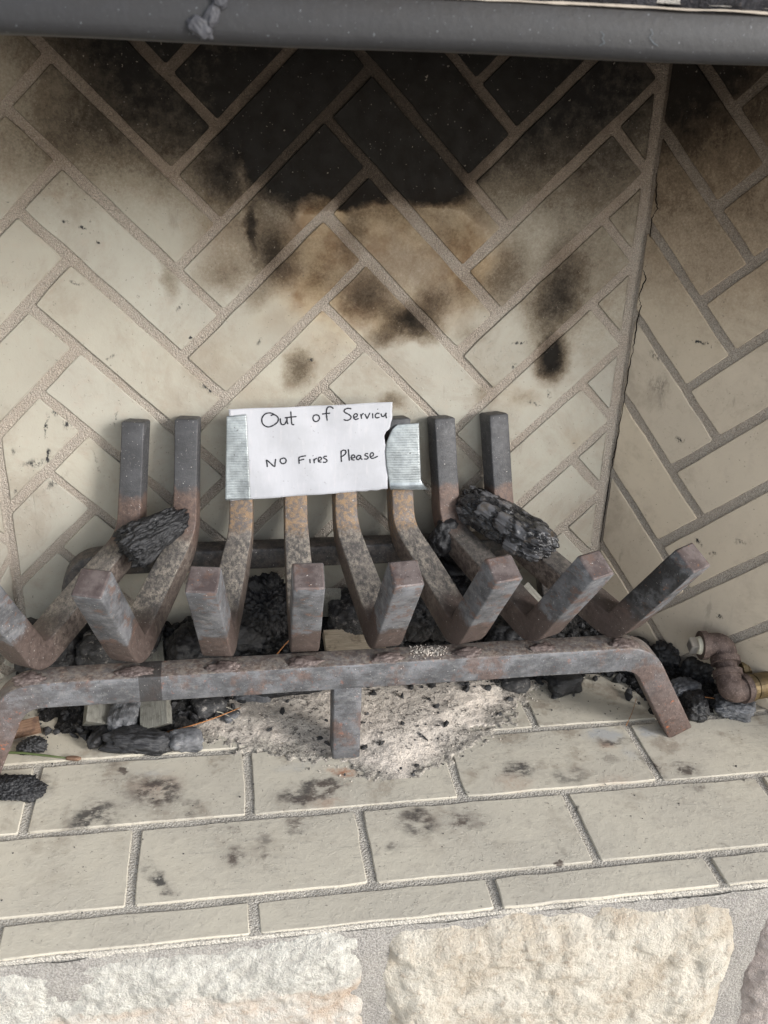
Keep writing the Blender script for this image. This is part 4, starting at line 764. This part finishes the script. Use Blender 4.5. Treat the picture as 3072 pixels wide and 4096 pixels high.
chunk('charcoal', (.19, -.115, .010), (.022, .013, .010), (0, 0, -15), charD, 'grey charcoal flake below the rail left of the middle leg', 30, box=4, crack=.15, low=.3, n=4)
chunk('charcoal', (.16, -.152, .005), (.012, .008, .006), (0, 0, 35), charD, 'tiny grey charcoal bit at the left edge of the ash', 31, box=4, crack=.1, low=.3, n=3)

chunk('charcoal', (.80, -.128, .018), (.026, .02, .016), (0, 0, 30), charA, 'black charcoal piece behind the gas pipe elbows', 32, box=3.5, crack=.25, cf=(3, 3, 3), low=.35)
def wood_mat(name, a, b, c):
    g = G(name); P = g.n('ShaderNodeTexCoord').outputs['Object']; fib = g.noise(g.scl(P, 45, 520, 520), 1., 6, .75); n1 = g.noise(P, 70., 5, .7)
    col = g.mix(g.mapr(fib, .3, .7), a, b); col = g.mix(g.m('MULTIPLY', g.mapr(n1, .5, .68), .7), col, c)
    return g.fin(col, .85, g.bump(fib, .6, .001), .2)
woodg = wood_mat('weathered_wood', (.16, .155, .135), (.26, .255, .225), (.10, .095, .08)); woodt = wood_mat('pale_wood', (.26, .215, .16), (.42, .36, .28), (.15, .12, .09)); barkm = wood_mat('brown_bark', (.12, .07, .045), (.25, .16, .11), (.08, .05, .04))
def board(name, a, b, wid, thk, roll, mat, label, cat='board', s=0, cut=0., group=None):
    """a split piece of wood from a to b with uneven faces"""
    a = np.array(a, float); b = np.array(b, float); L = np.linalg.norm(b - a); n = 30
    us = np.linspace(-.5, .5, n); sec = [(-1, -1), (-.3, -1.02), (.35, -.98), (1, -1), (1.02, 0), (1, 1), (.3, 1.0), (-.35, 1.02), (-1, 1), (-1.02, 0)]
    V = []
    for u in us:
        for (p, q) in sec: V.append((u * L + (cut * q * thk if u < -.45 else 0), p * wid / 2, q * thk / 2))
    V = np.array(V); V += np.stack([fbm(V * np.array((20, 90, 90)), 1., 3, s + k) for k in range(3)], 1) * np.array((.0003, .0012, .0012)); m = len(sec)
    F = [(i * m + k, i * m + (k + 1) % m, (i + 1) * m + (k + 1) % m, (i + 1) * m + k) for i in range(n - 1) for k in range(m)] + [tuple(reversed(range(m))), tuple((n - 1) * m + k for k in range(m))]
    o = obj(name, V, F, mat); d = Vector(b - a); o.location = Vector((a + b) / 2)
    o.rotation_mode = 'QUATERNION'; o.rotation_quaternion = d.to_track_quat('X', 'Z') @ Matrix.Rotation(math.radians(roll), 3, 'X').to_quaternion()
    return tag(o, label, cat, group)
board('wood_board', (.001, -.165, .017), (-.002, -.02, .045), .030, .026, 18, woodg, 'left weathered grey board end under the front rail', s=3, cut=-.3, group='weathered boards under the grate')
board('wood_board', (.072, -.178, .018), (.062, -.02, .05), .032, .026, -14, woodg, 'right weathered grey board end with bright left edge under the front rail', s=8, cut=-.4, group='weathered boards under the grate')
board('wood_slab', (.284, -.10, .058), (.362, -.095, .056), .060, .014, 28, woodt, 'pale wood slab with split grain under the grate beside the fifth bar', 'wood', s=14)
board('wood_stick', (.297, -.05, .12), (.298, -.03, .075), .022, .012, 5, woodg, 'short grey wood stub standing behind the fourth front tip', 'wood', s=17)
board('wood_wedge', (.545, -.075, .125), (.585, -.11, .085), .024, .016, 10, woodg, 'dark grey wood wedge between the two rightmost bars', 'wood', s=19)
board('bark_stick', (-.125, -.163, .009), (-.068, -.148, .011), .016, .013, 20, barkm, 'brown bark stick behind the front left leg', 'stick', s=23)

# ash bed
def ash_mats():
    g = G('wood_ash'); P = g.pos(); n1 = g.noise(P, 22., 5, .6); n2 = g.noise(P, 150., 4, .75); n3 = g.noise(P, 520., 3, .8); gr = g.voro(P, 420., out='Color')
    col = g.mix(g.mapr(n1, .38, .64), (.70, .625, .545), (.58, .525, .46)); col = g.mix(g.m('MULTIPLY', g.mapr(n3, .50, .66), .5), col, (.24, .215, .195)); thin = g.mapr(g.attr('thin'), .0, .03); tsp = g.mapr(g.noise(P, 260., 4, .8), .42, .62); col = g.mix(g.m('MULTIPLY', g.m('SUBTRACT', 1., thin), .85), col, g.mix(tsp, (.40, .37, .315), (.13, .12, .11)))
    dk = g.m('MULTIPLY', g.mapr(n2, .51, .62), g.mapr(n1, .40, .60, .35, 1.)); col = g.mix(g.m('MULTIPLY', dk, .85), col, (.05, .047, .045))
    h = g.m('MULTIPLY_ADD', n3, .6, g.m('MULTIPLY_ADD', g.voro(P, 380.), -.35, n2))
    a = g.fin(col, .95, g.bump(h, .7, .002), .1)
    g = G('char_bed'); P = g.pos(); n2 = g.noise(P, 130., 4, .75); n3 = g.noise(P, 480., 3, .8)
    col = g.mix(g.mapr(n2, .45, .68), (.012, .012, .012), (.06, .055, .052)); col = g.mix(g.m('MULTIPLY', g.mapr(n3, .62, .7), .6), col, (.34, .31, .28))
    b = g.fin(col, .8, g.bump(g.m('ADD', n2, n3), 1., .004), .3)
    g = G('ash_grain'); P = g.pos(); n = g.noise(P, 90., 2, .5); c = g.fin(g.mix(g.mapr(n, .35, .65), (.36, .335, .30), (.58, .52, .455)), .9, None, .15)
    return a, b, c
ashm, bedm, grainm = ash_mats()
def field(name, x0, x1, y0, y1, step, fn, mat):
    nx, ny = int((x1 - x0) / step) + 1, int((y1 - y0) / step) + 1
    X, Y = np.meshgrid(np.linspace(x0, x1, nx), np.linspace(y0, y1, ny)); X = X.ravel(); Y = Y.ravel(); Z = fn(X, Y)
    keep = Z > -.002; F = [f for f in gridfaces(nx, ny) if keep[list(f)].any()]
    used = np.unique(np.array(F).ravel()); mp = np.full(len(X), -1); mp[used] = np.arange(len(used))
    return obj(name, np.c_[X, Y, np.maximum(Z, -.006)][used], [tuple(mp[list(f)]) for f in F], mat, None, smooth=True, attrs={'thin': sdist(np.c_[X, Y][used], AP) + fbm(np.c_[X, Y, 0 * X][used], 45, 3, 67) * .018})
AP = np.array(ASHPOLY); BP = np.array(BEDPOLY + [(.70, -.19), (.80, -.20), (.84, -.17), (.70, .0), (-.10, .0)])
def ash_h(X, Y):
    Q = np.c_[X, Y, 0 * X]; d0 = sdist(np.c_[X, Y], AP) + fbm(Q, 35, 4, 61) * .024; d = d0 + fbm(Q, 190, 3, 66) * .022
    lump_ = fbm(Q, 18, 4, 62); f1, f2, cid = voro(Q, 160, 63)
    return np.where(d > 0, .0020 + .0065 * sst(0, .07, d0) + lump_ * .003 * sst(0, .03, d0) + fbm(Q, 110, 3, 64) * .0010 + (cid - .5) * .0008, np.maximum(d * .9 + .0022, -.01))
ash = stuff(field('ash_bed', -.02, .68, -.285, .0, .0024, ash_h, ashm), 'pale pinkish ash heap spread around the middle leg of the grate', 'ash')
def bed_h(X, Y):
    Q = np.c_[X, Y, 0 * X + 3.]; d = sdist(np.c_[X, Y], BP) + fbm(Q, 40, 3, 71) * .014
    f1, f2, cid = voro(Q, 75, 72); g1, g2, c2 = voro(Q, 190, 73)
    hh = .055 * sst(-.15, -.01, Y) * (1 - .75 * sst(.62, .70, X)) + .003
    return np.where(d > 0, hh * sst(0, .02, d) + .004 + cid * .013 * sst(0, .03, d) * (1 - f1) + c2 * .004 + fbm(Q, 60, 3, 74) * .004, d * .5 + .002)
bed = stuff(field('charcoal_bed', -.13, .86, -.23, .0, .0028, bed_h, bedm), 'black bed of charcoal crumbs heaped under the grate against the back wall', 'charcoal bed')
def grains(name, n, pick, size, mat, label, cat, s, flat=1.):
    r = np.random.default_rng(s); v0, f0 = ico(1); V, F = [], []; k = 0
    while k < n:
        p = pick(r)
        if p is None: continue
        q = v0 * (1 + r.normal(0, .22, (12 if len(v0) == 12 else len(v0), 1))); sc = size(r); dm = sc * r.uniform(.55, 1.3, 3) * np.array((1, 1, flat))
        a, b = r.uniform(0, 6.28, 2); ca_, sa_ = math.cos(a), math.sin(a); cb, sb = math.cos(b), math.sin(b)
        R3 = np.array(((ca_, -sa_, 0), (sa_, ca_, 0), (0, 0, 1))) @ np.array(((1, 0, 0), (0, cb, -sb), (0, sb, cb)))
        V.append((q * dm) @ R3.T + np.array((p[0], p[1], p[2] + dm.min() * .5))); F += [tuple(i + k * len(v0) for i in f) for f in f0]; k += 1
    return stuff(obj(name, np.concatenate(V), F, mat), label, cat)
import bmesh as _b
_bm = _b.new(); _b.ops.create_icosphere(_bm, subdivisions=1, radius=1.0); _ico[1] = (np.array([v.co[:] for v in _bm.verts]), [tuple(v.index for v in f.verts) for f in _bm.faces]); _bm.free()
def pick_ash(spread):
    buf = []
    def f(r):
        if not buf:
            P = np.c_[r.uniform(-.09, .70, 4000), r.uniform(-.285, -.06, 4000)]; d = sdist(P, AP) + fbm(np.c_[P, P[:, 0] * 0], 30, 3, 81) * .02
            keep = P[(d > -spread * r.random(4000) ** 2)]
            Z = np.maximum(ash_h(keep[:, 0], keep[:, 1]), .0014); buf.extend(np.c_[keep, Z])
        return buf.pop()
    return f
def pick_bed(y0):
    buf = []
    def f(r):
        if not buf:
            P = np.c_[r.uniform(-.12, .84, 4000), r.uniform(y0, -.02, 4000)]; d = sdist(P, BP)
            keep = P[(d > -.03 * r.random(4000) ** 3)]
            Z = np.maximum(np.maximum(ash_h(keep[:, 0], keep[:, 1]), bed_h(keep[:, 0], keep[:, 1])), .0035); buf.extend(np.c_[keep, Z])
        return buf.pop()
    return f
grains('ash_grains', 3200, pick_ash(.03), lambda r: .0003 + .0009 * r.random() ** 4, grainm, 'pale ash grains scattered over and around the ash heap', 'ash grains', 5)
grains('charcoal_crumbs', 420, pick_ash(.03), lambda r: .0003 + .006 * r.random() ** 6, charC, 'black charcoal crumbs speckled over the ash heap', 'charcoal crumbs', 6, .4)
grains('charcoal_crumbs', 2200, pick_bed(-.21), lambda r: .0012 + .0062 * r.random() ** 2.2, charA, 'black charcoal crumbs strewn on the charcoal bed under the grate', 'charcoal crumbs', 7, .75)
def pick_rail(r): return (r.uniform(.372, .405) + r.normal(0, .004), -.229 + r.normal(0, .006), .1378)
grains('ash_grains', 320, pick_rail, lambda r: .0003 + .0008 * r.random() ** 2, grainm, 'pale ash grains lying on the front rail between the fifth and sixth bars', 'ash grains', 15)
def pick_hearth(r): return (r.uniform(-.14, .82), -.09 - .36 * r.random() ** 1.8, .0014)
grains('hearth_grit', 420, pick_hearth, lambda r: .0003 + .0010 * r.random() ** 3, charC, 'loose dark grit scattered over the hearth bricks', 'grit', 8)

# needles and grass
def tube(pts, r, n=6):
    P = np.array(pts, float); T = np.gradient(P, axis=0); T /= np.linalg.norm(T, axis=1)[:, None]; V = []; F = []
    for k in range(len(P)):
        s_ = np.cross(T[k], (0, 0, 1.)); s_ /= np.linalg.norm(s_) + 1e-9; u = np.cross(s_, T[k]); rr_ = r[k] if hasattr(r, '__len__') else r
        for j in range(n): a = 2 * math.pi * j / n; V.append(P[k] + rr_ * (math.cos(a) * s_ + math.sin(a) * u))
        if k: F += [((k - 1) * n + j, (k - 1) * n + (j + 1) % n, k * n + (j + 1) % n, k * n + j) for j in range(n)]
    F += [tuple(reversed(range(n))), tuple((len(P) - 1) * n + j for j in range(n))]
    return V, F
def flat_mat(name, a, b, sc=60.):
    g = G(name); P = g.pos(); return g.fin(g.mix(g.noise(P, sc, 3, .6), a, b), .6, None, .35)
ndl = flat_mat('dry_needle', (.26, .10, .035), (.42, .20, .075)); strw = flat_mat('pale_straw', (.42, .38, .30), (.6, .56, .46)); grn = flat_mat('green_blade', (.06, .085, .03), (.10, .13, .05))
def needle(name, a, b, sag, mat, label, r=.0008, cat='pine needle', group='needles and straws on the hearth'):
    a = np.array(a); b = np.array(b); t = np.linspace(0, 1, 14); P = a + (b - a) * t[:, None]; P[:, 1] += sag * np.sin(t * math.pi); P[:, 2] += .0015 * np.sin(t * math.pi)
    V, F = tube(P, [r * (1 - .5 * u) for u in t]); tag(obj(name, V, F, mat, None, smooth=True), label, cat, group)
needle('pine_needle', (.083, -.176, .008), (.172, -.142, .012), -.006, ndl, 'long rust brown pine needle right of the right weathered board', .0011)
needle('pine_needle', (.215, -.098, .05), (.252, -.07, .075), .002, ndl, 'rust brown pine needle leaning behind the fourth bar', .001)
needle('pine_needle', (.185, -.10, .018), (.206, -.088, .024), .001, ndl, 'short brown pine needle at the left edge of the ash', .001)
needle('pine_needle', (.735, -.181, .013), (.790, -.198, .016), .002, ndl, 'straight pine needle lying beside the gas pipe', .0009)
needle('pine_needle', (.652, -.222, .0045), (.688, -.168, .0045), -.003, ndl, 'thin dry needle on the hearth behind the right leg', .0005)
needle('straw', (.128, -.142, .014), (.17, -.15, .01), .008, strw, 'pale curled straw near the left edge of the ash', .0009, 'straw')
needle('straw', (.135, -.146, .012), (.165, -.163, .009), .004, strw, 'pale straw forked below the curled straw', .0008, 'straw')
V, F = tube([(-.16, -.184, .006), (-.12, -.188, .0065), (-.08, -.194, .006), (-.045, -.203, .005), (-.03, -.207, .0045)], [.0016, .0016, .0015, .0012, .0008])
tag(obj('grass_blade', V, F, grn, None, smooth=True), 'green grass blade lying on the hearth at the left edge', 'grass blade')
chunk('bark_flake', (-.022, -.209, .005), (.009, .003, .0025), (0, 0, -12), barkm, 'small orange brown bark flake at the tip of the grass blade', 51, box=3, crack=.05, n=3, cat='bark', group=None)

# ------------------------------------------------------------------ gas pipe
def iron_mats():
    g = G('rusty_iron'); P = g.pos(); n1 = g.noise(P, 120., 4, .7); n2 = g.noise(P, 500., 3, .7)
    col = g.mix(g.mapr(n1, .35, .65), (.056, .038, .032), (.112, .08, .068)); col = g.mix(g.m('MULTIPLY', g.mapr(n2, .55, .7), .5), col, (.28, .22, .2))
    a = g.fin(col, .7, g.bump(g.m('ADD', n1, n2), .5, .0009), .35)
    g = G('old_brass'); P = g.pos(); n1 = g.noise(P, 60., 4, .7); b = g.fin(g.mix(g.mapr(n1, .4, .65), (.17, .12, .055), (.075, .055, .03)), .5, g.bump(n1, .4, .001), .5, .45)
    g = G('thread_tape'); P = g.pos(); c = g.fin(g.mix(g.noise(P, 200., 3, .6), (.62, .58, .44), (.75, .72, .62)), .6, g.bump(g.noise(P, 300., 2, .5), .5, .001), .3)
    g = G('plug_steel'); P = g.pos(); d = g.fin(g.mix(g.noise(P, 150., 3, .6), (.35, .33, .31), (.55, .53, .5)), .35, None, .5, .7)
    return a, b, c, d
iron, brass, ttape, plugm = iron_mats()
def pipe_path(pts, rads, n=20):
    """pipe with a radius at each point, frames transported along it"""
    P = np.array(pts, float); T = np.gradient(P, axis=0); T /= np.linalg.norm(T, axis=1)[:, None] + 1e-12
    s_ = np.cross(T[0], (0.3, .2, .9)); s_ /= np.linalg.norm(s_); V = []; F = []
    for k in range(len(P)):
        s_ = s_ - T[k] * (s_ @ T[k]); s_ /= np.linalg.norm(s_); u = np.cross(T[k], s_)
        for j in range(n): a = 2 * math.pi * j / n; V.append(P[k] + rads[k] * (math.cos(a) * s_ + math.sin(a) * u))
        if k: F += [((k - 1) * n + j, (k - 1) * n + (j + 1) % n, k * n + (j + 1) % n, k * n + j) for j in range(n)]
    F += [tuple(reversed(range(n))), tuple((len(P) - 1) * n + j for j in range(n))]
    return V, F
E1, E2 = np.array((.7905, -.2155, .042)), np.array((.7955, -.1675, .080))
WALLD = np.array((.975, .16, .0)); WALLD /= np.linalg.norm(WALLD)
MD = np.array((-.96, .10, -.02)); MD /= np.linalg.norm(MD)
UP_ = (E2 - E1) / np.linalg.norm(E2 - E1)
GP = (.79, -.19, .02)
pipe = thing('gas_pipe', 'rusty gas pipe with two iron elbows coming out of the right wall', 'pipe', GP)
def elbow(c, d1, d2, l1, l2, r=.0160, band=.0188):
    a = c + d1 * l1; b = c + d2 * l2
    pts = [a + d1 * .000, a + d1 * .0001, a - d1 * .008, a - d1 * .0081]; rad = [band * .93, band, band, r]
    s0, s1 = c + d1 * .013, c + d2 * .013
    for t in np.linspace(0, 1, 14): pts.append((1 - t) ** 2 * s0 + 2 * t * (1 - t) * c + t * t * s1); rad.append(r + .0012 * math.sin(t * math.pi))
    pts += [b - d2 * .0081, b - d2 * .008, b - d2 * .0001, b]; rad += [r, band, band, band * .93]
    return pipe_path(pts, rad, 28)
V, F = elbow(E1, WALLD, UP_, .024, .027); rebase(obj('elbow', V, F, iron, pipe, smooth=True), GP).data.set_sharp_from_angle(angle=math.radians(38))
V, F = elbow(E2, -UP_, MD, .025, .030); rebase(obj('elbow', V, F, iron, pipe, smooth=True), GP).data.set_sharp_from_angle(angle=math.radians(38))
V, F = pipe_path([E1 + UP_ * (.018 + .0008 * k) for k in range(42)], [.0137 if k % 2 else .0129 for k in range(42)]); rebase(obj('nipple', V, F, iron, pipe, smooth=True), GP)
m0 = E2 + MD * .030
V, F = pipe_path([m0 - MD * .004, m0 + MD * .0005, m0 + MD * .0006, m0 + MD * .0045, m0 + MD * .0046], [.0122, .0122, .0118, .011, .0095]); pl = rebase(obj('plug', V, F, ttape, pipe, smooth=False), GP)
pv = []; s1_ = np.cross(MD, (0, 0, 1.)); s1_ /= np.linalg.norm(s1_); u1 = np.cross(s1_, MD)
for dd, sc in ((.003, .0075), (.0135, .0075), (.0145, .0062)):
    for a in (45, 135, 225, 315): pv.append(m0 + MD * dd + sc * 1.414 * (math.cos(math.radians(a + 20)) * s1_ + math.sin(math.radians(a + 20)) * u1))
pf = [(r * 4 + k, r * 4 + (k + 1) % 4, r * 4 + 4 + (k + 1) % 4, r * 4 + 4 + k) for r in range(2) for k in range(4)] + [(8, 9, 10, 11), (3, 2, 1, 0)]
sq = obj('square_head', pv, pf, plugm, pl)
b0 = E1 + WALLD * .021
V, F = pipe_path([b0, b0 + WALLD * .004, b0 + WALLD * .0041, b0 + WALLD * .010, b0 + WALLD * .0101, b0 + WALLD * .013, b0 + WALLD * .0131, b0 + WALLD * .12], [.0160, .0160, .0178, .0178, .0158, .0158, .0168, .0168], 24)
rebase(obj('brass_fitting', V, F, brass, pipe), GP)
q0 = np.array((.822, -.172, .042)); V, F = pipe_path([q0, q0 + WALLD * .006, q0 + WALLD * .0061, q0 + WALLD * .13], [.0145, .0165, .0175, .0175], 24)
tag(obj('brass_pipe', V, F, brass), 'dull brass pipe stub behind the rusty gas elbows at the right wall', 'pipe')
